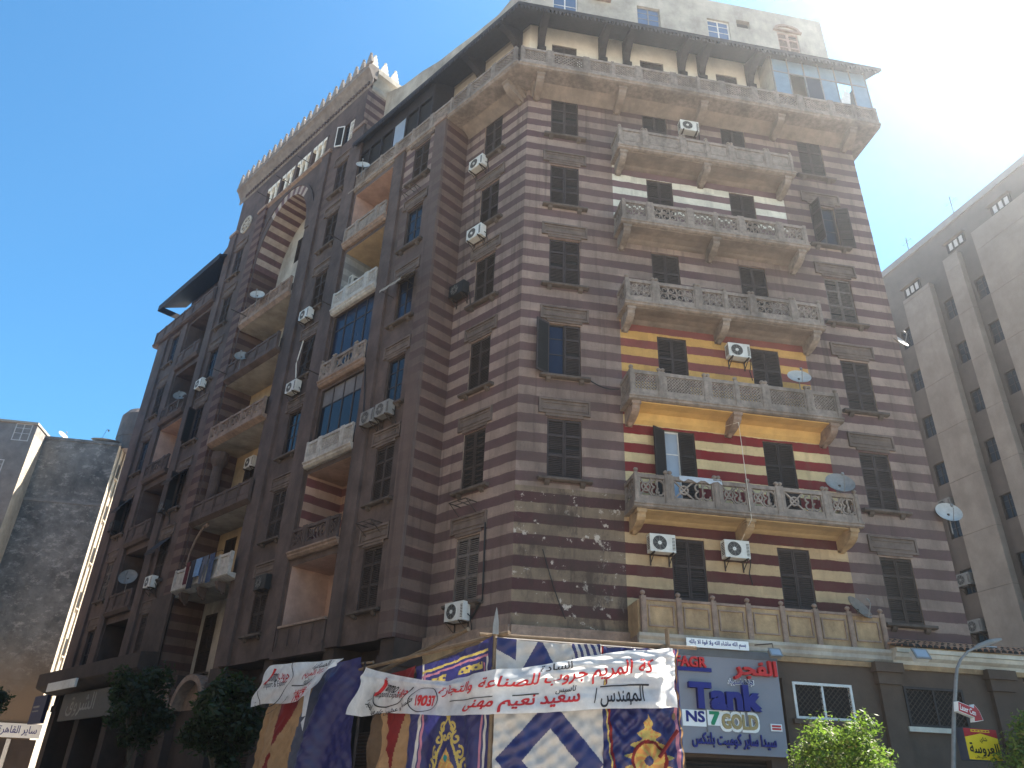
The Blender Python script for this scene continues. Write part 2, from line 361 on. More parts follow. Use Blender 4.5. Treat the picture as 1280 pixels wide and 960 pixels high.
mbp.prism([(v.x, v.y) for v in pv], 0.0, 0.13, PAVE, 'z'); tag(mbp.build("pavement"), kind="structure")

# ------------------------------------------------------------------ windows
CACHE = {}
def leaf_mesh(w, h, mat, var=0, kind='louvre'):
    key = ('leaf', round(w, 2), round(h, 2), mat.name, var, kind)
    if key in CACHE: return CACHE[key]
    rnd = random.Random(hash((round(w, 2), round(h, 2), var)) & 0xffff); mb = MB(); t = 0.045; s = 0.055
    mb.box(0.004, s, 0, t, 0, h, mat); mb.box(w - s, w - .004, 0, t, 0, h, mat)
    rails = [0, h * .36, h * .7, h - .08] if h > 1.5 else [0, h - .08]
    for z in rails: mb.box(s, w - s, 0.002, t - .002, z, z + .08, mat)
    if kind == 'louvre':
        for a, b in zip(rails[:-1], rails[1:]):
            z = a + .1
            while z < b - .02:
                if rnd.random() > 0.02 + .05 * (var % 3 == 2):
                    dz = rnd.uniform(-.004, .004)
                    mb.prism([(.004, z - .012 + dz), (.012, z - .022 + dz), (.041, z + .018 + dz), (.034, z + .03 + dz)], s, w - s, mat)
                z += .062
        mb.box(s, w - s, .043, .0445, .08, h - .08, DARK)
    else:
        for i in range(1, 12):
            mb.bar(s, h * i / 12, w - s, h * i / 12 + .1, .022, .01, .03, mat); mb.bar(s, h * i / 12 + .1, w - s, h * i / 12, .022, .012, .032, mat)
        mb.box(s, w - s, .043, .0445, .08, h - .08, DARK)
    CACHE[key] = mb.mesh("shutter"); return CACHE[key]
def frame_mesh(w, h, kind, fm):
    key = ('frame', round(w, 2), round(h, 2), kind, fm.name)
    if key in CACHE: return CACHE[key]
    mb = MB(); a = w / 2
    mb.box(-a, -a + .06, .1, .19, 0, h, fm); mb.box(a - .06, a, .1, .19, 0, h, fm)
    mb.box(-a + .06, a - .06, .1, .19, h - .06, h, fm); mb.box(-a + .06, a - .06, .1, .19, 0, .06, fm)
    if kind in ('glass', 'open'):
        mb.box(-.03, .03, .105, .17, .06, h - .06, fm)
        for z in (h * .42, h * .72): mb.box(-a + .06, a - .06, .115, .165, z, z + .035, fm)
    CACHE[key] = mb.mesh("window"); return CACHE[key]
def pane_mesh(w, h, gm):
    key = ('pane', round(w, 2), round(h, 2), gm.name)
    if key in CACHE: return CACHE[key]
    mb = MB(); mb.box(-w / 2 + .055, w / 2 - .055, .13, .14, .055, h - .055, gm); CACHE[key] = mb.mesh("pane"); return CACHE[key]
def sill_mesh(w):
    key = ('sill', round(w, 2))
    if key in CACHE: return CACHE[key]
    mb = MB(); a = w / 2 + .3
    mb.prism([(-.2, -.02), (-.2, -.09), (-.15, -.12), (0.04, -.12), (.04, .004)], -a, a, SILLM)
    for x in (-a + .3, a - .3): mb.prism([(-.14, -.12), (-.1, -.2), (0, -.26), (0, -.12)], x - .08, x + .08, SILLM)
    CACHE[key] = mb.mesh("sill"); return CACHE[key]
def lintel_mesh(w):
    key = ('lintel', round(w, 2))
    if key in CACHE: return CACHE[key]
    mb = MB(); a = w / 2 + .3; z0, z1 = .1, .66
    mb.box(-a + .07, a - .07, -.025, .0, z0 + .07, z1 - .07, LINT)
    for q in ((-a, a, z1 - .07, z1), (-a, a, z0, z0 + .07)): mb.box(q[0], q[1], -.075, 0, q[2], q[3], LINT)
    mb.box(-a, -a + .07, -.07, 0, z0 + .07, z1 - .07, LINT); mb.box(a - .07, a, -.07, 0, z0 + .07, z1 - .07, LINT)
    mb.box(-a + .14, a - .14, -.05, -.02, z0 + .14, z0 + .18, LINT); mb.box(-a + .14, a - .14, -.05, -.02, z1 - .18, z1 - .14, LINT)
    mb.box(-w / 2 - .06, w / 2 + .06, -.05, .0, 0.0, z0, LINT)
    CACHE[key] = mb.mesh("lintel"); return CACHE[key]
def awning_mesh(w, d, drop, mat):
    mb = MB(); n = 8
    top = [(-w / 2 + w * i / n, 0.0 + .0, .0) for i in range(n + 1)]
    for i in range(n):
        x0, x1 = -w / 2 + w * i / n, -w / 2 + w * (i + 1) / n
        s0, s1 = .03 * math.sin(i * 1.9), .03 * math.sin((i + 1) * 1.9)
        mb.face([(x0, -.02, 0), (x0, -d, -drop + s0), (x1, -d, -drop + s1), (x1, -.02, 0)], mat)
        mb.face([(x0, -.02, .012), (x1, -.02, .012), (x1, -d, -drop + s1 + .012), (x0, -d, -drop + s0 + .012)], mat)
        mb.face([(x0, -d, -drop + s0), (x0, -d - .01, -drop + s0 - .14), (x1, -d - .01, -drop + s1 - .14), (x1, -d, -drop + s1)], mat)
    mb.tube([(-w / 2, -d, -drop), (w / 2, -d, -drop)], .012, STEEL); mb.tube([(-w / 2, -.02, -drop), (-w / 2, -d, -drop)], .012, STEEL); mb.tube([(w / 2, -.02, -drop), (w / 2, -d, -drop)], .012, STEEL)
    return mb.mesh("awning")
WN = [0]
def window(par, F, x, z0, w, h, yf=0.0, kind='shut', lintel=True, sill=True, smat=None, name='window', glass=None, fmat=None, ang=(95, 0), leafkind='louvre', wmat=None):
    WN[0] += 1; var = WN[0] % 4
    smat = smat or SHUT; M = F @ T((x, yf, z0))
    o = inst(name, frame_mesh(w, h, kind, fmat or FRAME), par, M)
    lw = w / 2 - .012
    if kind == 'shut':
        inst('shutter', leaf_mesh(lw, h - .03, smat, var, leafkind), o, M @ T((-w / 2 + .01, .04, .015)))
        inst('shutter', leaf_mesh(lw, h - .03, smat, (var + 1) % 4, leafkind), o, M @ T((.002, .04, .015)) @ RZ(rad(random.choice((0, 0, 0, -2)))))
    else:
        inst('pane', pane_mesh(w, h, glass or GLASSD), o, M)
        if kind == 'open':
            inst('shutter', leaf_mesh(lw, h - .03, smat, var), o, M @ T((-w / 2 + .01, .0, .015)) @ RZ(rad(-ang[0])))
            if ang[1]: inst('shutter', leaf_mesh(lw, h - .03, smat, var), o, M @ T((w / 2 - .01, .0, .015)) @ RZ(rad(180 + ang[1])) @ T((0, -.045, 0)))
            elif ang[1] == 0: inst('shutter', leaf_mesh(lw, h - .03, smat, var), o, M @ T((.002, .04, .015)))
    if lintel: inst('lintel', lintel_mesh(w), o, M @ T((0, 0, h + .05)))
    if sill: inst('sill', sill_mesh(w), o, M)
    return o

# ------------------------------------------------------------------ balcony pieces
def rail_mesh(w, h, style, mat):
    key = ('rail', round(w, 2), round(h, 2), style, mat.name)
    if key in CACHE: return CACHE[key]
    mb = MB(); t0, t1 = 0.0, .09; b, tp, sd = h * .24, h * .86, .05
    mb.box(0, w, t0 - .012, t1 + .012, tp, h, mat); mb.box(0, w, t0, t1, 0, b, mat); mb.box(0, sd, t0 + .004, t1 - .004, b, tp, mat); mb.box(w - sd, w, t0 + .004, t1 - .004, b, tp, mat)
    X0, X1, Z0, Z1 = sd, w - sd, b, tp; hh = Z1 - Z0; y0, y1 = .02, .065
    if style == 'solid':
        mb.box(X0, X1, .035, .06, Z0, Z1, mat); mb.box(X0 + .05, X1 - .05, .02, .04, Z0 + .05, Z1 - .05, mat)
    elif style == 'curl':
        nx = max(2, round((X1 - X0) / (hh * .95))); cw = (X1 - X0) / nx
        for i in range(nx):
            cx = X0 + cw * (i + .5); cz = (Z0 + Z1) / 2
            if i % 2 == nx % 2 or nx == 2 and i == 0:
                mb.bar(cx - cw / 2, Z0, cx + cw / 2, Z1, .05, y0, y1, mat); mb.bar(cx - cw / 2, Z1, cx + cw / 2, Z0, .05, y0 + .004, y1 + .004, mat)
                mb.ring(cx, cz, hh * .28, hh * .28 - .05, y0 - .004, y1 - .008, mat)
            else:
                for sg in (-1, 1):
                    mb.ring(cx + sg * cw * .2, cz + hh * .22, hh * .25, hh * .25 - .05, y0, y1, mat, 0 if sg > 0 else math.pi * .5, math.pi * 1.5 if sg < 0 else math.pi * 1.1)
                    mb.ring(cx + sg * cw * .2, cz - hh * .22, hh * .25, hh * .25 - .05, y0 + .004, y1 - .004, mat, math.pi * .6, 2 * math.pi)
                mb.bar(cx, Z0, cx, Z1, .045, y0 + .008, y1 - .006, mat)
    elif style == 'swirl':
        nx = max(2, round((X1 - X0) / (hh * .52))); cw = (X1 - X0) / nx
        for i in range(nx):
            for j in range(2):
                cx = X0 + cw * (i + .5); cz = Z0 + hh * (.25 + .5 * j); q = .002 * ((i + j) % 2)
                mb.ring(cx, cz, cw * .5, cw * .5 - .03, y0 + q, y1 + q, mat, (i + j) % 2 * math.pi, (i + j) % 2 * math.pi + 1.55 * math.pi, n=10)
                mb.ring(cx, cz, cw * .26, cw * .26 - .03, y0 + .004, y1 - .004, mat, (i + j + 1) % 2 * math.pi, (i + j + 1) % 2 * math.pi + 1.4 * math.pi, n=8)
            if i: mb.bar(X0 + cw * i, Z0, X0 + cw * i, Z1, .025, y0 + .006, y1 - .006, mat)
        mb.bar(X0, (Z0 + Z1) / 2, X1, (Z0 + Z1) / 2, .025, y0 + .008, y1 - .008, mat)
    elif style == 'fine':
        st = .105; nx = max(1, round((X1 - X0) / st)); nz = max(1, round(hh / st)); sx, sz = (X1 - X0) / nx, hh / nz
        for i in range(nx):
            for j in range(nz):
                mb.ring(X0 + sx * (i + .5), Z0 + sz * (j + .5), sx * .56, sx * .56 - .026, y0 + .003 * ((i + j) % 2), y1 + .003 * ((i + j) % 2), mat, n=8)
    elif style == 'diamond':
        st = .16; n = int((X1 - X0 + hh) / st) + 1
        for i in range(n + 1):
            for sg in (1, -1):
                # clip the diagonal to the opening
                p = []
                c = X0 - hh + i * st
                za, zb = Z0, Z1; xa, xb = c, c + hh
                if xa < X0: za += X0 - xa; xa = X0
                if xb > X1: zb -= xb - X1; xb = X1
                if zb - za < .03: continue
                if sg < 0: za, zb = Z0 + Z1 - za, Z0 + Z1 - zb
                mb.bar(xa, za, xb, zb, .035, y0 + (.004 if sg < 0 else 0), y1 + (.004 if sg < 0 else 0), mat)
    CACHE[key] = mb.mesh("railing_panel"); return CACHE[key]
def post_mesh(h, ball, mat, w=.13):
    key = ('post', round(h, 2), ball, mat.name, w)
    if key in CACHE: return CACHE[key]
    mb = MB(); a = w / 2; mb.box(-a, a, -.03, .115, 0, h + .02, mat); mb.box(-a + .03, a - .03, -.04, -.025, .12, h - .1, mat)
    if ball:
        mb.lathe([(.03, h + .02), (.035, h + .05), (.07, h + .09), (.078, h + .125), (.055, h + .165), (.012, h + .185)], mat, 10, (0, .04))
    CACHE[key] = mb.mesh("post"); return CACHE[key]
def bracket_mesh(d, h, w, mat):
    key = ('bracket', round(d, 2), round(h, 2), mat.name)
    if key in CACHE: return CACHE[key]
    mb = MB(); P = [(0, 0), (-d, 0), (-d, -.12)]
    for i in range(7):
        a = i / 6 * math.pi / 2; P.append((-d * .95 * math.cos(a), -.16 - (h - .22) * math.sin(a)))
    P.append((0, -h)); mb.prism(P, -w / 2, w / 2, mat)
    mb.box(-w / 2 - .03, w / 2 + .03, -d - .02, -d * .7, -.11, -.002, mat); mb.prism([(-d * .5, -h * .55), (-d * .62, -h * .5), (-.1, -h * 1.02), (0, -h)], -w / 4, w / 4, mat)
    CACHE[key] = mb.mesh("bracket"); return CACHE[key]
def railing(par, F, x0, x1, y, z, h, pattern, style, mat, ball, ang=0.0):
    """pattern: list of relative panel widths and 'p' posts, laid from x0 to x1 (or turned by ang about x0,y)"""
    Lr = x1 - x0; npost = pattern.count('p'); tot = sum(q for q in pattern if q != 'p'); k = (Lr - npost * .13 - .03 * pattern.count('pp')) / tot; x = 0
    B = F @ T((x0, y, z)) @ RZ(ang)
    for i, q in enumerate(pattern):
        if q == 'p': inst('post', post_mesh(h, ball, mat), par, B @ T((x + .065, 0, 0))); x += .13
        else:
            st = style[i % len(style)] if isinstance(style, (list, tuple)) else style
            inst('railing_panel', rail_mesh(q * k, h - .01, st, mat), par, B @ T((x, 0, 0))); x += q * k
def balcony(par, F, x0, x1, z, dep, railh, pattern, style, mat, smat, brackets, side, ball=True, yw=0.0, bmat=None, brh=.56, deep=False):
    th = .17; mb = MB()
    mb.prism([(yw, z), (yw, z + th), (yw - dep - .06, z + th), (yw - dep - .06, z + th - .06), (yw - dep - .02, z + th - .08), (yw - dep - .02, z + .03), (yw - dep + .05, z)], x0 - .05, x1 + .05, mat)
    b = mb.build('balcony', par, F)
    ms = MB(); ms.box(x0 + .25, x1 - .25, yw - dep + .15, yw - .003, z - .03, z + .02, smat)
    ms.prism([(yw - .003, z - .03), (yw - .45, z - .03), (yw - .2, z - .08), (yw - .12, z - (.3 if deep else .13)), (yw - .003, z - (.42 if deep else .17))], x0 + .12, x1 - .12, smat); ms.build('soffit', b, F)
    for x in brackets: inst('bracket', bracket_mesh(dep - .1, brh, .26, bmat or mat), b, F @ T((x, yw, z - .005)))
    railing(b, F, x0, x1, yw - dep, z + th, railh, pattern, style, mat, ball)
    if side:
        railing(b, F, x0, x0 + dep - .12, yw - .0, z + th, railh, ['p'] + side, style, mat, False, -math.pi / 2) if False else None
        B0 = F @ T((x0 + .09, yw - .0, z + th)) @ RZ(-math.pi / 2); inst('railing_panel', rail_mesh(dep - .12, railh - .01, style if isinstance(style, str) else style[0], mat), b, B0 @ T((0, -.09, 0)))
        B1 = F @ T((x1, yw - .0, z + th)) @ RZ(-math.pi / 2); inst('railing_panel', rail_mesh(dep - .12, railh - .01, style if isinstance(style, str) else style[0], mat), b, B1 @ T((0, -.09, 0)))
    return b

# unseen blocks added across the long facade's street to shut out sky light
def sky_blocker(name, label, F, x0, x1, y, h, d, mt):
    o = thing(name, label, "apartment building", F @ T(((x0 + x1) / 2, y, 0))); m = MB(); hs = []
    x = x0 + 1
    while x < x1 - 2:
        for k in range(int((h - 5) / 3.6)): hs.append((x, x + 1.2, 5 + k * 3.6, 6.9 + k * 3.6))
        x += 3.0
    G = F @ T((0, y, 0)) @ RZ(math.pi)
    facade(m, -x1, -x0, 0, h, 0, mt, [(-q[1], -q[0], q[2], q[3], .2, mt, DARK) for q in hs]); m.build("wall", o, G)
    m = MB(); m.box(-x1, -x0, .25, d, 0, h - .2, mt); m.build("rear_wall", o, G)
    m = MB(); m.box(-x1 - .1, -x0 + .1, -.4, d, h - .19, h + .3, mt); m.build("parapet", o, G)

# ------------------------------------------------------------------ the striped corner apartment building
BLD = thing("apartment_building", "tall corner building with brown and cream stripes, carved stone balconies and crenellated tower", "apartment building", T(K))
TP = [9.12, 12.85, 16.57, 20.37, 24.12, 27.87]
FLR = [5.95, 9.68, 13.38, 17.12, 20.82, 24.63]
WR = 14.75
# --- right facade
holes = []
for i, t in enumerate(TP):
    for x, w in ((1.58, 1.16), (12.66, 1.14)):
        if x < 2 and i == 0: continue
        holes.append((x - w / 2, x + w / 2, t - 2.12, t, .22, STONE, DARK))
    for x in (5.53, 9.08):
        b = FLR[i] + .18
        holes.append((x - .55, x + .55, b, t, .22, STONE, DARK))
regs = [(0, 3.55, 5.9, 10.4, S_PEEL), (3.55, 10.97, 20.8, 24.62, S_CREAM), (3.62, 10.72, 13.3, 17.1, S_YELLOW), (3.6, 10.98, 9.6, 13.36, S_RED), (3.5, 10.98, 5.9, 9.66, S_OCHRE)]
mb = MB(); facade(mb, 0, WR, 0, 28.3, 0, S_MAIN, holes, regs); mb.build("wall", BLD, FR)
for i, t in enumerate(TP):
    if i: 
        if i == 2: window(BLD, FR, 1.58, t - 2.12, 1.16, 2.12, 0, 'open', glass=GLASSB, fmat=FRAME, ang=(150, 0), smat=SHUT)
        else: window(BLD, FR, 1.58, t - 2.12, 1.16, 2.12, 0, 'shut', smat=SHUT)
    if i == 4: window(BLD, FR, 12.66, t - 2.12, 1.14, 2.12, 0, 'open', glass=GLASSD, ang=(80, 165), smat=SHUT)
    elif i == 3: window(BLD, FR, 12.66, t - 2.12, 1.14, 2.12, 0, 'shut', smat=SHUTG)
    else: window(BLD, FR, 12.66, t - 2.12, 1.14, 2.12, 0, 'shut', smat=SHUT if i > 0 else SHUTB)
    for x in (5.53, 9.08):
        b = FLR[i] + .18
        k = dict(lintel=False, sill=False, name='balcony_door', smat=SHUT if i != 1 else TIMBER)
        if i == 1 and x < 6: window(BLD, FR, x, b, 1.1, t - b, 0, 'open', glass=GLASSW, fmat=WFRAME, ang=(150, 0), **k)
        else: window(BLD, FR, x, b, 1.1, t - b, 0, 'shut', **k)
# balconies of the right facade
PAT = [.82, 'p', 'p', 1.3, 'p', 'p', .82, 'p', .82, 'p', 'p', 1.3, 'p', 'p', .82]
PAT = ['p'] + PAT + ['p']
STY = {5: 'solid', 4: 'swirl', 3: 'diamond', 2: 'fine', 1: 'curl'}
for i in (1, 2, 3, 4, 5):
    sm, bm = {1: (SOFFO, OCHRE), 2: (SOFFY, STONE)}.get(i, (SOFFIT, STONE2))
    balcony(BLD, FR, 3.55, 11.03, FLR[i], 1.0, .93, PAT, STY[i] if i != 3 else 'swirl', STONE2, sm, (3.78, 7.3, 10.78), True, ball=i != 4, bmat=bm, deep=i == 2)
# terrace parapet above the shops
par = MB(); par.box(3.5, 11.0, -1.0, -.003, 5.62, 5.95, STONE); par.prism([(-1.2, 5.95), (-1.2, 5.86), (-1.13, 5.78), (-1.13, 5.68), (-1.06, 5.6), (-1.0, 5.6), (-1.0, 5.95)], 3.42, 11.06, CREAM2)
tb = par.build("terrace_parapet", BLD, FR)
n = 7
for k in range(n):
    x0 = 3.55 + k * (7.4 / n); w = 7.4 / n - .15
    q = MB(); q.box(x0 + .15, x0 + .15 + w, -1.02, -.9, 5.955, 6.88, OCHRE); q.box(x0 + .15, x0 + .15 + w, -1.06, -.87, 6.88, 6.95, STONE)
    for a in ((x0 + .22, x0 + .08 + w, 6.72, 6.76), (x0 + .22, x0 + .08 + w, 6.16, 6.2)): q.box(a[0], a[1], -1.06, -1.018, a[2], a[3], STONE)
    q.box(x0 + .22, x0 + .26, -1.055, -1.018, 6.2, 6.72, STONE); q.box(x0 + .04 + w, x0 + .08 + w, -1.055, -1.018, 6.2, 6.72, STONE)
    q.build("railing_panel", tb, FR)
for k in range(n + 1): inst('post', post_mesh(1.02, True, STONE, .15), tb, FR @ T((3.55 + .075 + k * (7.4 / n), -1.06, 5.955)))
q = MB(); q.box(3.5, 3.62, -.9, -.003, 5.955, 6.9, OCHRE); q.build("railing_panel", tb, FR); q = MB(); q.box(10.9, 11.0, -.9, -.003, 5.955, 6.9, OCHRE); q.build("railing_panel", tb, FR)

# --- recessed strip of the long facade beside the corner
sl = [(-2.02 - .54, -2.02 + .54, t - 2.1, t, .2, STONE, DARK) for t in TP]
mb = MB(); facade(mb, -3.7, 0, 0, 28.3, 0, S_MAIN, sl)
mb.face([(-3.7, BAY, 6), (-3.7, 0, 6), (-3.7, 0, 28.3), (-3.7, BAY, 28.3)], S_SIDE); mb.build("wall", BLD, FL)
for i, t in enumerate(TP):
    window(BLD, FL, -2.02, t - 2.1, 1.08, 2.1, 0, 'shut', smat=(SHUTG, SHUTB, SHUTB, SHUTB, SHUT, SHUT)[i], leafkind='lattice' if i == 1 else 'louvre')
q = MB(); q.box(0.0, 3.5, -.16, -.003, 5.72, 6.12, STONE); q.box(0.02, 3.45, -.1, -.004, 5.1, 5.72, OCHRE); q.build("string_course", BLD, FR)
q = MB(); q.box(-3.68, 0.06, -.16, -.003, 5.72, 6.12, STONE); q.box(-3.68, 0.02, -.1, -.004, 5.1, 5.72, OCHRE); q.build("string_course", BLD, FL)

# --- long facade: bay, tower and far bay (x = minus the distance from the corner)
H1, H2, H3 = [], [], []
W1, G1, W2, W3, G2, W4 = -5.42, (-10.55, -7.45), -12.55, -23.45, (-28.5, -25.55), -30.4
for i, t in enumerate(TP):
    H1.append((W1 - .53, W1 + .53, t - 2.1, t, .2, BROWN, DARK))
    b = FLR[i] + .1
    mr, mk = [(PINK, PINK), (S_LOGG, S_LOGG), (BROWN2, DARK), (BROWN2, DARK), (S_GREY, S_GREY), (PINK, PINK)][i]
    if i in (2, 3): H1.append((G1[0], G1[1], b, t + .3, .35, mr, mk))
    else: H1.append((G1[0], G1[1], b, t + (.2 if i != 5 else .05), 1.7, mr, mk, BUFF if i == 4 else mr))
    H2.append((W2 - .5, W2 + .5, t - 2.1, t, .2, BROWN, DARK)); H2.append((W3 - .5, W3 + .5, t - 2.1, t, .2, BROWN, DARK))
    H3.append((G2[0], G2[1], b, t + .1, 1.5, (BROWN2, BROWN, S_FADE, PINK, BROWN, BROWN)[i], (BROWN2, BROWN2, S_FADE, PINK, PINK, BROWN)[i])); H3.append((W4 - .5, W4 + .5, t - 2.1, t, .2, BROWN, DARK))
H2 += [(W2 - .48, W2 + .48, 29.35, 31.4, .2, BROWN, DARK), (W2 - .48, W2 + .48, 33.0, 34.55, .2, BROWN, DARK), (W3 - .48, W3 + .48, 29.35, 31.4, .2, BROWN, DARK)]
AX0, AX1, AZS, AZT, ADEP = -20.65, -15.35, 28.5, 32.3, 1.5
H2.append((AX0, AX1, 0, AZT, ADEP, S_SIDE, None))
H2.append((-21.5, -14.7, 33.45, 35.05, .35, CREAM2, CREAM2))
up1 = [(-6.4, -3.7, 20.5, 28.3, S_FADE), (-11.2, -3.7, 24.7, 28.3, S_FADE), (-7.4, -3.7, 24.7, 28.3, S_MAIN)]
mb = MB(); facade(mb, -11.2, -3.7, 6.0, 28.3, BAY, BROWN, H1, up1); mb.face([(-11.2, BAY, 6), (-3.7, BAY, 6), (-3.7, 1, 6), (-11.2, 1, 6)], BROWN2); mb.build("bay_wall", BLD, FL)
mb = MB(); facade(mb, -25, -11.2, 6.0, 36.7, BAY, BROWN, H2, [(-14.7, -11.2, 28.3, 33.0, S_FADE), (-20.65, -15.35, 0, 6, BROWN2)])
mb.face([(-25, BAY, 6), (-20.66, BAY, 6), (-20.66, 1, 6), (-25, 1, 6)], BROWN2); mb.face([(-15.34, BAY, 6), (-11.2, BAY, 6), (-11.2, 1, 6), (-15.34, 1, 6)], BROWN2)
facade_side = [(-11.2, 28.3, 36.7, 1)]
mb.face([(-11.2, BAY, 28.3), (-11.2, 3, 28.3), (-11.2, 3, 36.7), (-11.2, BAY, 36.7)], S_MAIN); mb.face([(-25, 3, 28.3), (-25, BAY, 28.3), (-25, BAY, 36.7), (-25, 3, 36.7)], BROWN)
mb.build("tower_wall", BLD, FL)
mb = MB(); facade(mb, -33.0, -25, 6.0, 28.3, BAY, BROWN, H3); mb.face([(-33.0, 10, 0), (-33.0, BAY, 0), (-33.0, BAY, 28.3), (-33.0, 10, 28.3)], BROWN)
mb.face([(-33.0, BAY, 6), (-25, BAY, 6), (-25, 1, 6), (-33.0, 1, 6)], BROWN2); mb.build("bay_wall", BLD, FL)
# pilasters
for x0, x1, zt, mt in ((-4.45, -3.705, 28.2, S_FADE), (-7.38, -6.62, 28.2, BROWN), (-11.75, -10.72, 33.0, BROWN), (-14.75, -14.0, 33.2, BROWN), (-21.72, -20.8, 33.2, S_SIDE), (-25.3, -24.45, 33.2, BROWN), (-29.4, -28.6, 28.2, BROWN), (-33.0, -31.6, 28.2, BROWN)):
    q = MB(); q.box(x0, x1, BAY - .13, BAY - .002, 6.0, zt, mt); q.box(x0 - .04, x1 + .04, BAY - .18, BAY - .003, zt, zt + .22, STONE); q.build("pilaster", BLD, FL)
# windows of the long facade
def lw(x, i, **k): return window(BLD, FL, x, TP[i] - 2.1, 1.04, 2.1, BAY, **k)
lw(W1, 5, kind='shut', smat=SHUTB); lw(W1, 4, kind='glass', glass=GLASSD); lw(W1, 3, kind='glass', glass=GLASSB); lw(W1, 2, kind='glass', glass=GLASSD); lw(W1, 1, kind='shut', smat=SHUTB); lw(W1, 0, kind='shut', smat=SHUTB)
for i in range(6):
    lw(W2, i, kind=('shut', 'shut', 'glass', 'shut', 'shut', 'shut')[i], smat=SHUTB, glass=GLASSD)
    lw(W3, i, kind=('shut', 'shut', 'open', 'open', 'glass', 'shut')[i], smat=SHUTB, glass=GLASSB if i == 3 else GLASSD, ang=(70, 0))
    window(BLD, FL, W4, TP[i] - 2.1, .98, 2.1, BAY, kind=('glass', 'shut', 'open', 'glass', 'shut', 'glass')[i], smat=SHUTB if i != 1 else SHUTG, glass=(GLASSD, GLASSD, GLASSB, GLASSB, GLASSD, GLASSB)[i], ang=(70, 0))
window(BLD, FL, W2, 29.35, .94, 2.05, BAY, 'shut', smat=SHUT); window(BLD, FL, W3, 29.35, .94, 2.05, BAY, 'shut', smat=SHUT)
window(BLD, FL, W2, 33.0, .94, 1.55, BAY, 'open', smat=WFRAME, lintel=False, sill=False, ang=(150, 0))
for x, i, mt, d in ((W1, 3, CREAM2, .75), (W3, 2, BROWN2, .7), (W3, 1, TIMBER, .6), (W4, 2, TIMBER, .6)):
    inst('awning', awning_mesh(1.35, d, .75, mt), BLD, FL @ T((x, BAY, TP[i] + .02)))
# loggia doors, glazing and rails
for i in (0, 1, 4, 5):
    b = FLR[i] + .1
    window(BLD, FL, G1[0] + 1.35, b + .12, 1.0, 2.4, BAY + 1.7 - .21, 'shut', lintel=False, sill=False, name='balcony_door', smat=SHUT)
for i in (2, 3):
    b = FLR[i] + .1; t = TP[i] + .3; g = MB(); yb = BAY + .12
    for k in range(5):
        x = G1[0] + (G1[1] - G1[0]) * k / 4; g.box(max(G1[0], x - .03), min(G1[1], x + .03), yb - .03, yb + .03, b, t, FRAME)
    for z in (b + 1.0, t - .8): g.box(G1[0], G1[1], yb - .024, yb + .024, z, z + .05, FRAME)
    o = g.build("glazed_screen", BLD, FL)
    g = MB(); g.box(G1[0] + .005, G1[1] - .005, yb - .006, yb + .004, b + .004, t - .8, GLASSB if i == 3 else GLASSD); g.box(G1[0] + .005, G1[1] - .005, yb - .008, yb + .004, t - .8, t - .004, GLASSB if i == 3 else plain("grey_panel", (.16, .15, .15), .7, .3, 2)); g.build("pane", o, FL)
PL = [.7, 'p', 'p', 1.3, 'p', 'p', .55]
for i in range(1, 6):
    mt = {5: STONE2, 4: STONEW, 3: STONE2, 2: STONEW, 1: BROWN}[i]; st = {5: ['fine', 'solid'], 4: 'fine', 3: 'curl', 2: 'fine', 1: 'curl'}[i]
    q = MB(); q.prism([(BAY + 1.6, FLR[i]), (BAY + 1.6, FLR[i] + .14), (BAY - .3, FLR[i] + .14), (BAY - .3, FLR[i] + .08), (BAY - .24, FLR[i] + .03), (BAY - .24, FLR[i] - .04), (BAY - .14, FLR[i] - .12), (BAY - .003, FLR[i] - .12), (BAY - .003, FLR[i])], G1[0] - .1, G1[1] + .08, mt if i in (2, 4) else STONE)
    o = q.build("balcony", BLD, FL); railing(o, FL, G1[0] - .05, G1[1] + .04, BAY - .24, FLR[i] + .14, .86, ['p'] + PL, 'solid' if i == 5 else st, mt, i == 3)
q = MB(); q.box(G1[0] - .1, G1[1] + .1, BAY - .22, BAY + .05, 5.9, 6.16, BROWN)
o = q.build("balcony", BLD, FL)
for k in range(4):
    x0 = G1[0] + k * .76; w = .76
    p = MB(); p.box(x0, x0 + w, BAY - .12, BAY - .02, 6.16, 6.98, BROWN); p.box(x0, x0 + .06, BAY - .17, BAY - .121, 6.165, 6.9, BROWN); p.box(x0 + .06, x0 + w, BAY - .16, BAY - .121, 6.165, 6.3, BROWN); p.box(x0, x0 + w, BAY - .18, BAY - .0, 6.98, 7.06, STONE); p.build("railing_panel", o, FL)
# far loggias
for i in range(6):
    b = FLR[i]; w = G2[1] - G2[0]
    if i < 5: window(BLD, FL, G2[0] + 1.3, b + .25, 1.0, 2.3, BAY + 1.5 - .21, 'shut', lintel=False, sill=False, name='balcony_door', smat=SHUTB)
    else: window(BLD, FL, G2[0] + 1.5, b + .9, 1.3, 2.0, BAY + 1.5 - .21, 'glass', lintel=False, sill=False, glass=GLASSW, fmat=WFRAME)
    if i == 0: continue
    q = MB(); q.prism([(BAY + 1.4, b - .02), (BAY + 1.4, b + .14), (BAY - .3, b + .14), (BAY - .3, b + .07), (BAY - .2, b - .1), (BAY - .003, b - .1), (BAY - .003, b - .02)], G2[0] - .1, G2[1] + .08, BROWN)
    o = q.build("balcony", BLD, FL); railing(o, FL, G2[0] - .05, G2[1] + .04, BAY - .24, b + .14, .86, ['p'] + PL, 'curl' if i in (3, 4) else 'solid', BROWN, False)

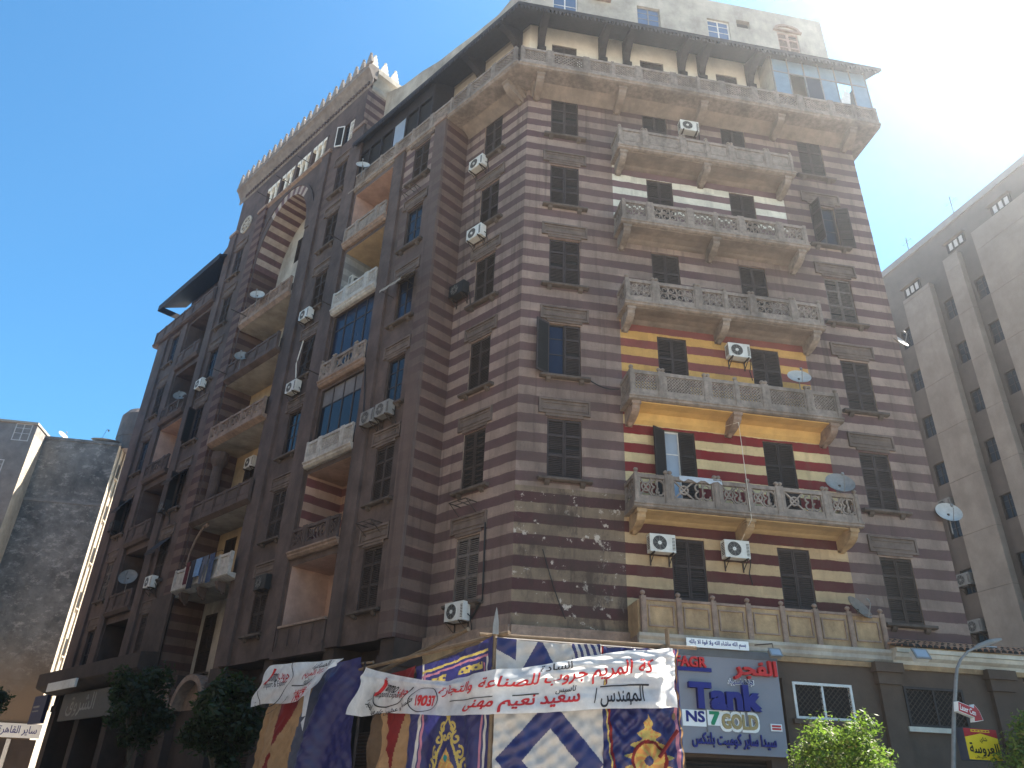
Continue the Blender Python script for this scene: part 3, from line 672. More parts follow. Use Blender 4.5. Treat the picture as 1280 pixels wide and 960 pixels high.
# --- arched bay of the tower
mb = MB(); yb = BAY + ADEP; bh = []
doors = [(-20.3, -19.1, 6.35, 8.95), (-18.0, -16.6, 6.5, 9.0), (-19.9, -18.8, 9.95, 12.5), (-17.6, -16.6, 9.95, 12.5), (-19.5, -18.4, 13.6, 16.2), (-18.9, -17.6, 17.35, 20.0), (-18.6, -17.3, 21.0, 23.6), (-18.7, -17.4, 25.3, 27.3), (-19.0, -18.2, 28.9, 30.6)]
for d in doors: bh.append((*d, .2, BROWN2, DARK))
facade(mb, AX0, AX1, 0, AZT, yb, CREAM2, bh, [(AX0, AX1, 0, 5.9, BROWN2), (AX0, AX1, 5.9, 9.6, CREAM2), (AX0, AX1, 9.6, 13.2, BUFF), (AX0, AX1, 13.2, 20.8, BUFF), (AX0, AX1, 20.8, 24.4, CREAM2), (AX0, AX1, 24.4, 29, CREAM2), (AX0, AX1, 29, 33, CREAM2)])
mb.build("wall", BLD, FL)
for k, d in enumerate(doors):
    w, h = d[1] - d[0], d[3] - d[2]
    if k == 1: continue
    window(BLD, FL, (d[0] + d[1]) / 2, d[2], w, h, yb, 'shut', lintel=False, sill=k == 0, name='balcony_door', smat=SHUTB)
cx, ax_, bz = (AX0 + AX1) / 2, (AX1 - AX0) / 2, AZT - AZS - .05
def arc(t, e=0.0): return (cx - (ax_ + e) * math.cos(t) * (1.0 - .0 * math.sin(t)), AZS + (bz + e) * math.sin(t))
NA = 30; mb = MB(); AR_L, AR_D = plain("voussoir_light", (.38, .31, .26), .9, .3, 3, bmp=.3), plain("voussoir_dark", (.13, .075, .075), .9, .3, 3, bmp=.3)
for i in range(NA):
    a, b = arc(math.pi * i / NA), arc(math.pi * (i + 1) / NA); mt = AR_L if i % 2 else AR_D
    mb.face([(a[0], BAY, a[1]), (b[0], BAY, b[1]), (b[0], yb, b[1]), (a[0], yb, a[1])], mt)
    top = AZT
    mb.face([(a[0], BAY - .001, a[1]), (a[0], BAY - .001, top), (b[0], BAY - .001, top), (b[0], BAY - .001, b[1])], BROWN)
    c, d = arc(math.pi * i / NA, .55), arc(math.pi * (i + 1) / NA, .55)
    mb.prism([a, c, d, b], BAY - .05, BAY - .002, (AR_L if i % 2 else AR_D) if 8 < i < 22 else BROWN, 'y')
    c2, d2 = arc(math.pi * i / NA, .72), arc(math.pi * (i + 1) / NA, .72); mb.prism([c, c2, d2, d], BAY - .09, BAY - .002, BROWN, 'y')
mb.build("arch", BLD, FL)
for z, x0, x1, st, pr, mt in ((24.35, -20.6, -15.4, 'diamond', .18, STONE), (20.8, -20.5, -15.2, 'solid', .3, BROWN), (17.15, -20.6, -15.2, 'curl', .3, STONE), (13.0, -20.64, -15.0, 'solid', .22, BROWN), (9.62, -20.2, -14.9, 'solid', .45, STONEW)):
    q = MB(); q.box(AX0 + .004, AX1 - .004, BAY, yb - .003, z - .1, z + .14, CREAM2); q.prism([(BAY - .003, z - .12), (BAY - .003, z + .14), (BAY - pr, z + .14), (BAY - pr, z + .05), (BAY - pr + .06, z)], x0, x1, mt)
    o = q.build("balcony", BLD, FL); railing(o, FL, x0, x1, BAY - pr + .03, z + .14, .85, ['p', .9, 'p', 1, 'p', 1, 'p', 1, 'p', .9, 'p'], st, mt, False)
    if z < 10:
        for x in (-19.2, -17.5, -15.8): inst('bracket', bracket_mesh(.4, .5, .18, BROWN), o, FL @ T((x, BAY, z - .12)))
# column and scrolled brackets on the left of the arch
q = MB(); q.lathe([(.36, 13.2), (.36, 13.4), (.27, 13.5), (.25, 16.0), (.3, 16.1), (.42, 16.35), (.42, 16.75)], BROWN, 14, (-20.1, BAY + .35)); q.build("column", BLD, FL)
q = MB()
pts = [(-20.55, BAY + .1, 9.9), (-20.5, BAY + .1, 10.8), (-20.4, BAY + .1, 11.6), (-20.1, BAY + .1, 12.2), (-19.75, BAY + .1, 12.55), (-19.45, BAY + .1, 12.75), (-19.2, BAY + .1, 12.8)]
q.tube(pts, [.05, .05, .05, .06, .06, .07, .06], STONE, 8); q.lathe([(.02, -.05), (.11, -.04), (.11, .04), (.02, .05)], STONE, 12, M=T((-19.2, BAY + .1, 12.75)) @ Matrix.Rotation(math.pi / 2, 4, 'X')); q.build("scroll_bracket", BLD, FL)
q = MB(); q.box(-22.6, -20.45, BAY - .24, BAY - .14, 6.1, 9.7, plain("dark_brown_panel", (.07, .05, .042), .9, .5, 1.2, dirt=(.12, .085, .07), dirt_amt=.6, bmp=.3)); q.build("pier", BLD, FL)  # thin dark brown panel over a dark upright stretch of wall
# blind arcade over the arch, rosette, cornice and merlons
WHITEC = plain('arcade_cream', (.74, .69, .6), .85, .2, 4, bmp=.2); mb = MB(); nb = 12; w = 6.8 / nb
for i in range(nb + 1):
    x = -21.5 + w * i
    if i % 3 == 0: mb.box(max(-21.5, x - .13), min(-14.7, x + .13), BAY - .03, BAY + .2, 33.46, 35.04, BROWN)
    else: mb.lathe([(.13, 33.46), (.13, 33.56), (.09, 33.6), (.09, 34.45), (.14, 34.56)], WHITEC, 8, (x, BAY + .08))
for i in range(nb):
    x = -21.5 + w * (i + .5); r = w / 2 - .05
    for k in range(8):
        a0, a1 = math.pi * k / 8, math.pi * (k + 1) / 8
        mb.prism([(x - r * math.cos(a0), 34.55 + r * math.sin(a0) * 1.25), (x - r * math.cos(a0), 35.05), (x - r * math.cos(a1), 35.05), (x - r * math.cos(a1), 34.55 + r * math.sin(a1) * 1.25)], BAY - .02, BAY + .18, WHITEC, 'y')
    mb.box(x - w / 2, x - r, BAY - .02, BAY + .18, 34.55, 35.05, CREAM2); mb.box(x + r, x + w / 2, BAY - .02, BAY + .18, 34.55, 35.05, CREAM2)
mb.prism([(BAY - .003, 33.42), (BAY - .003, 33.2), (BAY - .14, 33.3), (BAY - .14, 33.42)], -21.9, -14.3, STONE); mb.build("arcade", BLD, FL)
q = MB()
for k in range(8):
    a = k * math.pi / 4; q.bar(W3 + .16 * math.cos(a), 33.4 + .16 * math.sin(a), W3 + .5 * math.cos(a), 33.4 + .5 * math.sin(a), .1, BAY - .06, BAY - .004, CREAM2)
q.ring(W3, 33.4, .64, .5, BAY - .08, BAY - .002, CREAM2, n=20); q.ring(W3, 33.4, .2, .08, BAY - .075, BAY - .002, CREAM2); q.ring(W3, 33.4, .5, .01, BAY - .02, BAY - .003, DARK, n=20); q.build("rose_window", BLD, FL)
CP = [(BAY - .002, 36.2), (BAY - .06, 36.3), (BAY - .06, 36.6), (BAY - .2, 36.85), (BAY - .3, 37.05), (BAY - .45, 37.2), (BAY - .45, 37.4), (BAY - .4, 37.45), (BAY - .4, 37.62), (BAY + .2, 37.62), (BAY + .2, 36.7), (BAY - .002, 36.7)]
mb = MB(); mb.prism(CP, -25.5, -10.8, plain('cornice_stone', (.20, .168, .145), .9, .4, 2.5, dirt=(.12, .09, .075), dirt_amt=.7, bmp=.4))
pr = [(-11.2 - (BAY - y), z) for y, z in CP]
for k, e in ((0, BAY - .1), ):
    mb.prism([(-11.202 + (BAY - y), z) for y, z in CP][::-1], BAY + .21, 2.0, CREAM2, 'y') if False else mb.prism([(-11.198 + (BAY - y), z) for y, z in CP], BAY + .205, 1.6, CREAM2, 'y')  # right return in a paler colour, its sunlit side painted in
for i in range(48): 
    x = -24.6 + i * .285
    mb.box(x, x + .14, BAY - .13, BAY - .06, 36.32, 36.56, BROWN)
cor = mb.build("cornice", BLD, FL)
def merlon_mesh(mt):
    m = MB(); P = [(-.27, 0), (.27, 0), (.27, .18), (.2, .22), (.2, .42), (.13, .46), (.13, .62), (.07, .7), (0, .76), (-.07, .7), (-.13, .62), (-.13, .46), (-.2, .42), (-.2, .22), (-.27, .18)]
    m.prism(P, -.07, .07, mt, 'y'); m.lathe([(.05, .72), (.085, .78), (.09, .84), (.05, .9), (.01, .92)], mt, 8); return m.mesh("merlon")
mm, mm_sunlit = merlon_mesh(plain('merlon_stone', (.26, .225, .2), .9, .35, 4, bmp=.3)), merlon_mesh(CREAM)  # cream copy for the right return has the sunlight in its colour
for i in range(22): inst("merlon", mm, cor, FL @ T((-25.2 + i * .68, BAY - .36, 37.6)))
for i in range(3): inst("merlon", mm_sunlit, cor, FL @ T((-10.88, BAY - .1 + i * .72, 37.6)) @ RZ(math.pi / 2))

# --- seventh floor: walls, gallery, eaves, roof storey
f7 = [(1.0, 2.13, 28.6, 31.35), (5.06, 6.16, 28.6, 31.35), (8.68, 9.7, 28.6, 31.35)]
ph = [(1.02, 2.2, 33.4, 35.6), (5.1, 6.24, 33.9, 35.25), (8.62, 9.75, 33.9, 35.3), (12.22, 13.32, 33.6, 35.3), (2.9, 3.75, 35.1, 35.65), (10.15, 10.85, 35.05, 35.6)]
mb = MB(); facade(mb, 0, WR, 28.3, 36.7, 0, CREAM, [(*q, .2, CREAM2, DARK) for q in f7 + ph], [(0, WR, 32.6, 36.7, CREAM2)]); mb.build("upper_wall", BLD, FR)
for q in f7: window(BLD, FR, (q[0] + q[1]) / 2, q[2], q[1] - q[0], q[3] - q[2], 0, 'shut', lintel=False, sill=False, name='balcony_door', smat=SHUT)
for k, q in enumerate(ph[:3]): window(BLD, FR, (q[0] + q[1]) / 2, q[2], q[1] - q[0], q[3] - q[2], 0, 'glass', lintel=False, sill=False, glass=glass_mat("sky_glass", (.10, .17, .30)), fmat=WFRAME if k != 1 else METAL)
q = ph[3]; window(BLD, FR, (q[0] + q[1]) / 2, q[2], q[1] - q[0], q[3] - q[2], 0, 'shut', lintel=False, sill=False, smat=plain("faded_boards", (.34, .24, .2), .85, .3, 5))
m = MB()
for k in range(10):
    a0, a1 = math.pi * k / 10, math.pi * (k + 1) / 10
    m.bar(12.77 - .62 * math.cos(a0), 35.4 + .34 * math.sin(a0), 12.77 - .62 * math.cos(a1), 35.4 + .34 * math.sin(a1), .12, -.1, -.003, STONE)
m.box(12.05, 13.5, -.12, -.003, 35.3, 35.4, STONE); m.build("window_hood", BLD, FR)
m = MB(); m.box(2.86, 3.8, -.35, -.003, 35.02, 35.12, STONE); m.tube([(2.95, -.3, 35.12), (2.95, -.3, 35.45), (3.7, -.3, 35.45), (3.7, -.3, 35.12)], .015, STEEL); m.build("window_ledge", BLD, FR)
mb = MB()
facade(mb, -11.19, 0, 28.3, 35.0, .0, CREAM2, [(-4.2, -3.1, 28.6, 31.3, .2, CREAM2, DARK), (-9.6, -6.2, 28.5, 31.2, .3, BROWN2, DARK)], [(-11.19, 0, 28.3, 32.2, CREAM)])
tops = [(-11.19, 36.85), (-9.6, 36.2), (-8, 36.0), (-6.6, 35.6), (-5.3, 35.5), (-3.9, 35.3), (-2.2, 35.2), (-1.2, 35.6), (0, 36.69)]
for a, b in zip(tops[:-1], tops[1:]): mb.face([(a[0], 0, 35.0), (b[0], 0, 35.0), (b[0], 0, b[1]), (a[0], 0, a[1])], CREAM2); mb.face([(a[0], .3, a[1]), (a[0], 0, a[1]), (b[0], 0, b[1]), (b[0], .3, b[1])], CREAM2)
mb.build("upper_wall", BLD, FL)
# gallery slab and rail (right facade, corner, long facade)
GO, GZ = 1.2, 28.17
def gal_prof(z, o): return [(0.6, z), (0.6, z + .2), (-o - .06, z + .2), (-o - .06, z + .12), (-o, z + .08), (-o, z + .02), (-o + .08, z)]
cx_ = -GO * math.tan(rad(90 - 125.9 / 2))
g = MB(); g.prism(gal_prof(GZ, GO), cx_, WR + .75, STONE2); g.box(WR + .003, WR + .75, -GO + .1, 9, GZ + .002, GZ + .198, STONE2)
g.prism([(-.003, GZ), (-.5, GZ), (-.3, GZ - .16), (-.14, GZ - .26), (-.003, GZ - .36)], 0.1, WR, SOFFIT); gal = g.build("gallery", BLD, FR)
g = MB(); g.prism(gal_prof(GZ + .003, GO + .08), -11.15, -cx_, STONE2); g.prism([(-.003, GZ), (-.5, GZ), (-.3, GZ - .16), (-.14, GZ - .26), (-.003, GZ - .36)], -3.6, -.1, SOFFIT); galL = g.build("gallery", BLD, FL)
PR = ['p', 1.15, 'p', 'p', 1.5, 'p', 'p', 1.1, 'p', 1.1, 'p', 'p', 1.5, 'p', 'p', 1.05, 'p', 1.05, 'p', 'p', 1.4, 'p', 'p', 1.0, 'p', 1.05, 'p', 'p', 1.4, 'p', 'p', 1.05, 'p', 1.05, 'p']
railing(gal, FR, cx_ + .05, WR + .72, -GO, GZ + .2, .92, PR, ['fine', 'fine', 'fine', 'fine', 'diamond', 'fine', 'fine'], STONE2, False)
inst('railing_panel', rail_mesh(1.9, .9, 'fine', STONE2), gal, FR @ T((WR + .72, -GO + .1, GZ + .2)) @ RZ(math.pi / 2))
railing(galL, FL, -11.1, -cx_ - .12, -GO - .08, GZ + .2, .92, ['p', 1.0, 'p', 1.2, 'p', 1.1, 'p', 1.2, 'p', 1.2, 'p', 'p', 1.2, 'p', 1, 'p', 'p', 1.3, 'p', 'p', 1.1, 'p'], ['fine', 'fine', 'diamond'], STONE2, False)
for x in (.35, 3.85, 7.45, 10.95, 14.3): inst('bracket', bracket_mesh(1.0, .6, .3, SOFFIT), gal, FR @ T((x, 0, GZ - .004)))
for x in (-.4,): inst('bracket', bracket_mesh(1.0, .6, .3, SOFFIT), galL, FL @ T((x, 0, GZ - .004)))
# timber eaves with fringe and scrolled brackets
EO, EZ = 1.55, 31.5
def eaves(F, x0, x1, fr0, fr1):
    e = MB(); e.prism([(-.003, 32.55), (-EO, EZ + .12), (-EO, EZ + .02), (-EO + .06, EZ + .02), (-.003, 32.42)], x0, x1, TIMBER)
    e.box(x0, x1, -EO - .03, -EO - .002, EZ - .06, EZ + .14, TIMBER)
    o = e.build("eaves", BLD, F); f = MB(); x = fr0
    while x < fr1: f.prism([(x, EZ - .06), (x + .02, EZ - .2), (x + .055, EZ - .27), (x + .09, EZ - .2), (x + .11, EZ - .06)], -EO - .025, -EO - .005, TIMBER, 'y'); x += .17
    f.build("fringe", o, F); return o
ecx = -EO * math.tan(rad(90 - 125.9 / 2))
eR = eaves(FR, ecx, 16.0, ecx + .05, 15.9); eL = eaves(FL, -11.15, -ecx, -11.1, -ecx - .1)
def scroll_mesh():
    m = MB(); P = [(0, -.05), (-.14, -.02), (-.2, .12), (-.13, .34), (-.3, .62), (-.7, .82), (-1.3, .9), (-1.36, .82), (-1.3, 1.0), (-.6, 1.32), (0, 1.6)]
    m.prism(P, -.15, .15, TIMBER); m.box(-.19, .19, -.26, -.002, -.1, .1, TIMBER); m.lathe([(.02, -.36), (.13, -.26), (.14, -.16), (.06, -.1)], TIMBER, 8, (0, -.12)); return m.mesh("eaves_bracket")
sm_ = scroll_mesh()
for x in (.5, 3.28, 4.4, 7.0, 7.95, 10.3): inst("eaves_bracket", sm_, eR, FR @ T((x, 0, 30.7)))
for x in (-.6, -3.0, -5.2): inst("eaves_bracket", sm_, eL, FL @ T((x, 0, 30.75)))
# glazed balcony room at the right end, dark timber room on the long side
g = MB(); x0, x1 = 10.85, WR + .68; y = -GO + .12
for k in range(7): x = x0 + (x1 - x0) * k / 6; g.box(x - .03, x + .03, y - .03, y + .03, 28.38, 31.75, METAL)
for z in (29.35, 30.75): g.box(x0, x1, y - .025, y + .025, z, z + .06, METAL)
g.box(x0 - .03, x0 + .03, y, -.003, 28.38, 31.9, CREAM2)
o = g.build("glazed_screen", BLD, FR)
GP = plain("pale_blue_panel", (.15, .225, .30), .5, .2, 2, bmp=.03); g = MB()
for k in range(6):
    a, b = x0 + (x1 - x0) * k / 6 + .03, x0 + (x1 - x0) * (k + 1) / 6 - .03
    g.box(a, b, y - .006, y + .006, 28.4, 29.35, GP); g.box(a, b, y - .006, y + .006, 30.81, 31.6, GP)
    if k not in (1, 4): g.box(a, b, y - .006, y + .006, 29.41, 30.75, GP if k in (0, 3, 5) else GLASSD)
g.box(x1 - .006, x1 + .006, y, 4, 28.4, 31.7, GP); g.build("pane", o, FR)
m = MB(); m.face([(13.85, y - .02, 29.42), (14.35, y - .05, 29.42), (14.45, y - .04, 30.1), (14.25, y - .02, 30.35)], WFRAME); m.build("curtain", o, FR)
g = MB(); y = BAY + .06
for k in range(7): x = -11.0 + k * .98; g.box(x - .04, x + .04, y - .04, y + .04, 28.38, 31.6, TIMBER)
g.box(-11.0, -5.1, y - .03, y + .03, 30.9, 31.7, TIMBER); g.box(-11.0, -5.1, y - .02, y + .02, 28.38, 29.3, TIMBER); g.box(-5.14, -5.06, y, -.003, 28.38, 31.8, TIMBER)
o = g.build("glazed_screen", BLD, FL); g = MB(); g.box(-11.0, -5.15, y + .1, y + .11, 29.3, 30.9, DARK); g.box(-8.0, -7.05, y - .005, y + .005, 29.3, 30.9, GLASSW); g.build("pane", o, FL)
# far end: gallery, eaves
g = MB(); g.prism(gal_prof(GZ, GO + .3), -33.6, -25.05, BROWN); galF = g.build("gallery", BLD, FL)
railing(galF, FL, -33.5, -25.1, -GO - .3, GZ + .2, .9, ['p', 1, 'p', 1, 'p', 1, 'p', 1, 'p', 1, 'p', 1, 'p'], 'solid', BROWN, False)
e = MB(); e.prism([(-.003, 32.6), (-1.75, 31.6), (-1.75, 31.45), (-.003, 32.4)], -33.9, -25.05, TIMBER); e.box(-33.9, -25.05, -1.78, -1.752, 31.2, 31.65, TIMBER); e.box(-33.95, -33.9, -1.78, 3, 31.2, 31.65, TIMBER); e.build("eaves", BLD, FL)
mb = MB(); mb.face([(-31.2, 0, 34.2), (-25, 0, 34.2), (-25, 0, 36.6), (-27.7, 0, 36.3), (-29.1, 0, 35.3), (-30.6, 0, 34.5)], BROWN); mb.face([(-31.2, .3, 34.2), (-27.7, .3, 36.3), (-25, .3, 36.5), (-25, .3, 34.2)], BROWN); facade(mb, -33.0, -25.0, 28.3, 34.2, 0, BROWN, [(-29.5, -28, 28.6, 31.2, .2, BROWN2, DARK), (-30.5, -29.2, 32.9, 33.6, .15, BROWN2, DARK)]); mb.face([(-33.0, 10, 28.3), (-33.0, 0, 28.3), (-33.0, 0, 34.2), (-33.0, 10, 34.2)], BROWN); mb.build("upper_wall", BLD, FL)
# closing walls and roof
def polyw(pts, z0, z1, mt, mb):
    for a, b in zip(pts[:-1], pts[1:]): mb.face([(a.x, a.y, z0), (b.x, b.y, z0), (b.x, b.y, z1), (a.x, a.y, z1)], mt)
A_, B_, C_, D_ = FR @ Vector((WR, 0, 0)), FR @ Vector((WR, 13, 0)), FL @ Vector((-33.0, 10, 0)), FL @ Vector((-33, BAY, 0))
mb = MB(); polyw([A_, B_], 0, 36.7, S_FADE, mb); polyw([B_, C_], 0, 34.2, BROWN, mb); mb.build("rear_wall", BLD, T((0, 0, 0)))
P7 = [FR @ Vector((0.05, .25, 0)), FR @ Vector((WR - .02, .25, 0)), FR @ Vector((WR - .02, 12.9, 0)), FL @ Vector((-11.2, 9.5, 0)), FL @ Vector((-11.2, .3, 0))]
mb = MB(); mb.prism([(v.x, v.y) for v in P7], 32.0, 34.9, CREAM2, 'z')
P8 = [FL @ Vector((-11.25, BAY + .3, 0)), FL @ Vector((-11.25, 2.9, 0)), FL @ Vector((-24.95, 2.9, 0)), FL @ Vector((-24.95, BAY + .3, 0))]
mb.prism([(v.x, v.y) for v in P8], 35.3, 36.6, BROWN, 'z')
P9 = [FL @ Vector((-11.2, BAY + .02, 0)), FL @ Vector((-3.72, BAY + .02, 0)), FL @ Vector((-3.72, 4, 0)), FL @ Vector((-11.2, 4, 0))]
mb.prism([(v.x, v.y) for v in P9], 28.0, 28.16, BROWN, 'z')
P10 = [FL @ Vector((-25, .02, 0)), FL @ Vector((-25, 9.9, 0)), FL @ Vector((-32.9, 9.9, 0)), FL @ Vector((-32.9, .02, 0))]
mb.prism([(v.x, v.y) for v in P10], 33.6, 34.0, BROWN, 'z')
mb.face([tuple(FL @ Vector((-24.9, 2.95, 28))), tuple(FL @ Vector((-11.25, 2.95, 28))), tuple(FL @ Vector((-11.25, 2.95, 36.6))), tuple(FL @ Vector((-24.9, 2.95, 36.6)))], BROWN)
P11 = [FL @ Vector((-24.9, 3, 0)), FL @ Vector((-11.2, 3, 0)), FL @ Vector((-11.2, 9.6, 0)), FL @ Vector((-24.9, 9.8, 0))]
mb.prism([(v.x, v.y) for v in P11], 32.0, 32.3, BROWN, 'z'); mb.build("roof", BLD, T((0, 0, 0)))
# ground floor of the long facade: set-back shop wall, arched openings, piers
mb = MB(); gy = -.1; hs = []
gh = [(-7.0, -4.4, 0, 4.2), (-10.6, -7.6, 0, 4.2), (-14.4, -11.4, 0, 4.2)]
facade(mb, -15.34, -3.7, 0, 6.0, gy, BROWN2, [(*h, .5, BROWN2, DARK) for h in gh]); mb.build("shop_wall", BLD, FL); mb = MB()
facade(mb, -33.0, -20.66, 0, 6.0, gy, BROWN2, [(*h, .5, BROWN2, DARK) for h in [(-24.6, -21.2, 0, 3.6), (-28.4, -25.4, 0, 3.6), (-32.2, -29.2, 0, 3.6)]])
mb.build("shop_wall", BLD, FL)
for a, b in ((-18.4, -15.5), (-20.6, -18.6)):
    q = MB(); c = (a + b) / 2; rx = (b - a) / 2 - .15
    for k in range(14):
        t0, t1 = math.pi * k / 14, math.pi * (k + 1) / 14
        q.bar(c - rx * math.cos(t0), 4.6 + 1.2 * math.sin(t0), c - rx * math.cos(t1), 4.6 + 1.2 * math.sin(t1), .24, BAY - .1, BAY + .4, STONE)
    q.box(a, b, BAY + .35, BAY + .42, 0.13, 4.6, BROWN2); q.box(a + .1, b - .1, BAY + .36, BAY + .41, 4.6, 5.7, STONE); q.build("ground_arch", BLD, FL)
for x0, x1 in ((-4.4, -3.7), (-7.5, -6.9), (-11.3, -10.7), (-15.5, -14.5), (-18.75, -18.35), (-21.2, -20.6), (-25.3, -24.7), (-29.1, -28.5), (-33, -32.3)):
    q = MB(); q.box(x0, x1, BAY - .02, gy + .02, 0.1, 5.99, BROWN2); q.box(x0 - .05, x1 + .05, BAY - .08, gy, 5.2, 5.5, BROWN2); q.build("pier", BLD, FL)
for a, b in ((-7.0, -4.4), (-10.6, -7.6), (-14.4, -11.4), (-24.6, -21.2), (-28.4, -25.4)):
    q = MB(); z = .15
    while z < 3.5: q.prism([(gy + .3, z), (gy + .26, z + .05), (gy + .3, z + .1)], a + .02, b - .02, METAL if False else BROWN2); z += .1
    q.build("roller_shutter", BLD, FL)

# ------------------------------------------------------------------ air conditioners
def make_ac(M, label, mat=None, brk=True, small=False):
    mat = mat or ACW
    o = thing("air_conditioner", label, "air conditioner", M, "air conditioners on the walls")
    m = MB(); m.box(-.41, .41, -.3, 0, 0, .56, mat); m.box(-.4, .4, -.306, -.3, .01, .03, mat)
    for k in range(9): m.box(.3, .39, -.308, -.3, .08 + k * .045, .1 + k * .045, ACD)
    for k in range(8): m.box(-.414, -.41, -.26, -.05, .1 + k * .05, .125 + k * .05, ACD)
    m.build("casing", o, M)
    f = MB(); f.ring(-.1, .28, .235, .01, -.304, -.3, ACD, n=20); f.ring(-.1, .28, .245, .225, -.318, -.3, mat, n=20); f.ring(-.1, .28, .06, .01, -.32, -.3, mat)
    for r in (.1, .145, .19): f.ring(-.1, .28, r, r - .008, -.316, -.31, ACG, n=20)
    for k in range(4): a = k * math.pi / 4; f.bar(-.1 - .23 * math.cos(a), .28 - .23 * math.sin(a), -.1 + .23 * math.cos(a), .28 + .23 * math.sin(a), .01, -.318, -.312, ACG)
    f.build("fan_grille", o, M)
    if brk:
        b = MB()
        for x in (-.3, .3): b.box(x - .02, x + .02, -.36, .06, -.045, -.003, STEEL); b.tube([(x, -.32, -.045), (x, .06, -.3)], .014, STEEL); b.box(x - .02, x + .02, .04, .06, -.35, 0, STEEL)
        b.tube([(-.3, .03, -.03), (.3, .03, -.03)], .012, STEEL); b.build("bracket", o, M)
    p = MB(); p.tube([(.42, -.1, .2), (.5, -.08, .12), (.52, -.02, -.1), (.48, .05, -.35), (.55, .06, -.7)], .016, ACD); p.build("hose", o, M)
    return o
def acR(x, z, y, label, **k): make_ac(FR @ T((x, y - .08, z)), label, **k)
def acL(x, z, y, label, **k): make_ac(FL @ T((x, y - .08, z)), label, **k)
acR(4.58, 8.53, 0, "white air conditioner left of the first door above the carved terrace parapet")
acR(7.0, 8.55, 0, "white air conditioner between the two tall dark doors above the terrace parapet")
acR(7.92, 15.9, 0, "white air conditioner on the yellow striped wall between two shuttered doors")
acR(6.95, 26.95, 0, "white air conditioner behind the plain panelled railing of the topmost short balcony")
acL(-2.62, 25.2, 0, "white air conditioner under the topmost window of the recessed striped strip")
acL(-2.42, 21.3, 0, "white air conditioner under the second window from the top of the recessed striped strip")
acL(-3.2, 18.9, 0, "sooty dark air conditioner in the inner corner where the stripes zigzag", mat=ACD)
acL(-2.05, 6.42, 0, "large white air conditioner beneath the worn grey shutter just above the tent", mat=ACW)
acL(-5.45, 13.95, BAY, "grey air conditioner under a narrow bay window, right one of an adjoining pair", mat=ACG)
acL(-6.35, 13.9, BAY, "grey air conditioner beside a wall cable, left one of an adjoining pair", mat=ACG)
acL(-12.85, 21.4, BAY, "white air conditioner under a shuttered window between the white balcony and the arch")
acL(-12.75, 17.45, BAY, "white air conditioner below hanging pale cables between the loggias and the arch")
acL(-12.1, 8.6, BAY, "black air conditioner beside a dark shutter just above the panelled parapet", mat=ACD)
acL(-23.6, 21.5, BAY, "white air conditioner under a window left of the big striped arch")
acL(-24.1, 14.4, BAY, "sooty air conditioner box low under an awning left of the round column", mat=ACD)
acL(-23.4, 10.35, BAY, "pale air conditioner left of the balcony with hanging laundry")
acL(-31.0, 14.75, BAY, "dark air conditioner under the outermost window at the far end of the facade", mat=ACD)
acL(-18.5, 15.85, BAY + ADEP, "white air conditioner inside the buff arched recess above its railing")
make_ac(FL @ T((G1[0] + .02, BAY + .75, 22.55)) @ RZ(math.pi / 2), "white air conditioner inside the grey striped loggia with the white railing", brk=True)
def acbrk(M, label):
    o = thing("air_conditioner_bracket", label, "bracket", M, "empty air conditioner brackets"); b = MB()
    b.tube([(-.4, 0, 0), (-.4, -.5, 0), (.4, -.5, 0), (.4, 0, 0)], .018, STEEL); b.tube([(-.4, -.25, 0), (.4, -.25, 0)], .014, STEEL); b.tube([(0, 0, 0), (0, -.5, 0)], .014, STEEL); b.build("frame", o, M)
    s = MB(); s.tube([(-.4, -.48, 0), (-.4, 0, -.35)], .014, STEEL); s.tube([(.4, -.48, 0), (.4, 0, -.35)], .014, STEEL); s.build("strut", o, M)
acbrk(FL @ T((-5.6, BAY, 25.1)), "empty iron bracket under the topmost window beside the zigzag stripes")
acbrk(FL @ T((-5.5, BAY, 9.9)), "empty iron bracket under a low bay window near the striped loggia")
acbrk(FL @ T((-2.1, 0, 10.2)), "empty iron bracket beneath the lattice shutter on the recessed strip")

# ------------------------------------------------------------------ satellite dishes
def dish(M, r, label, tilt=35, turn=0, arm=True, mat=None):
    mat = mat or DISH
    o = thing("satellite_dish", label, "satellite dish", M, "satellite dishes")
    D = M @ T((0, 0, .35)) @ RZ(rad(turn)) @ Matrix.Rotation(rad(90 - tilt), 4, 'X')
    d = MB(); prof = [(.02, .0)] + [(r * k / 6, .28 * r * (k / 6) ** 2) for k in range(1, 7)]
    n = 22
    for a, b in zip(prof[:-1], prof[1:]):
        for k in range(n):
            t0, t1 = 2 * math.pi * k / n, 2 * math.pi * (k + 1) / n
            for off, fl in ((0, 1), (-.012, -1)):
                P = [(a[0] * math.cos(t0), a[0] * math.sin(t0), a[1] + off), (a[0] * math.cos(t1), a[0] * math.sin(t1), a[1] + off), (b[0] * math.cos(t1), b[0] * math.sin(t1), b[1] + off), (b[0] * math.cos(t0), b[0] * math.sin(t0), b[1] + off)]
                d.face(P if fl > 0 else P[::-1], mat)
    d.build("reflector", o, D, True)
    a = MB(); a.tube([(0, -r * .95, .26 * r), (0, -r * .35, r * 1.05), (0, -.03, r * 1.02)], .014, METAL); a.box(-.035, .035, -.06, .04, r * .96, r * 1.1, ACG); a.build("feed_arm", o, D)
    m = MB(); m.tube([(0, 0, -.35), (0, .0, .3)], .022, METAL); m.tube([(0, 0, .28), (0, 0, .36)], .045, STEEL); m.build("mast", o, M)
    return o
dish(FR @ T((9.72, -.9, 14.6)), .4, "white satellite dish on the railing below the yellow striped wall", 30, -12)
dish(FR @ T((10.5, -.95, 10.72)), .46, "grey satellite dish on the right end of the railing with white curls", 30, -12, mat=ACG)
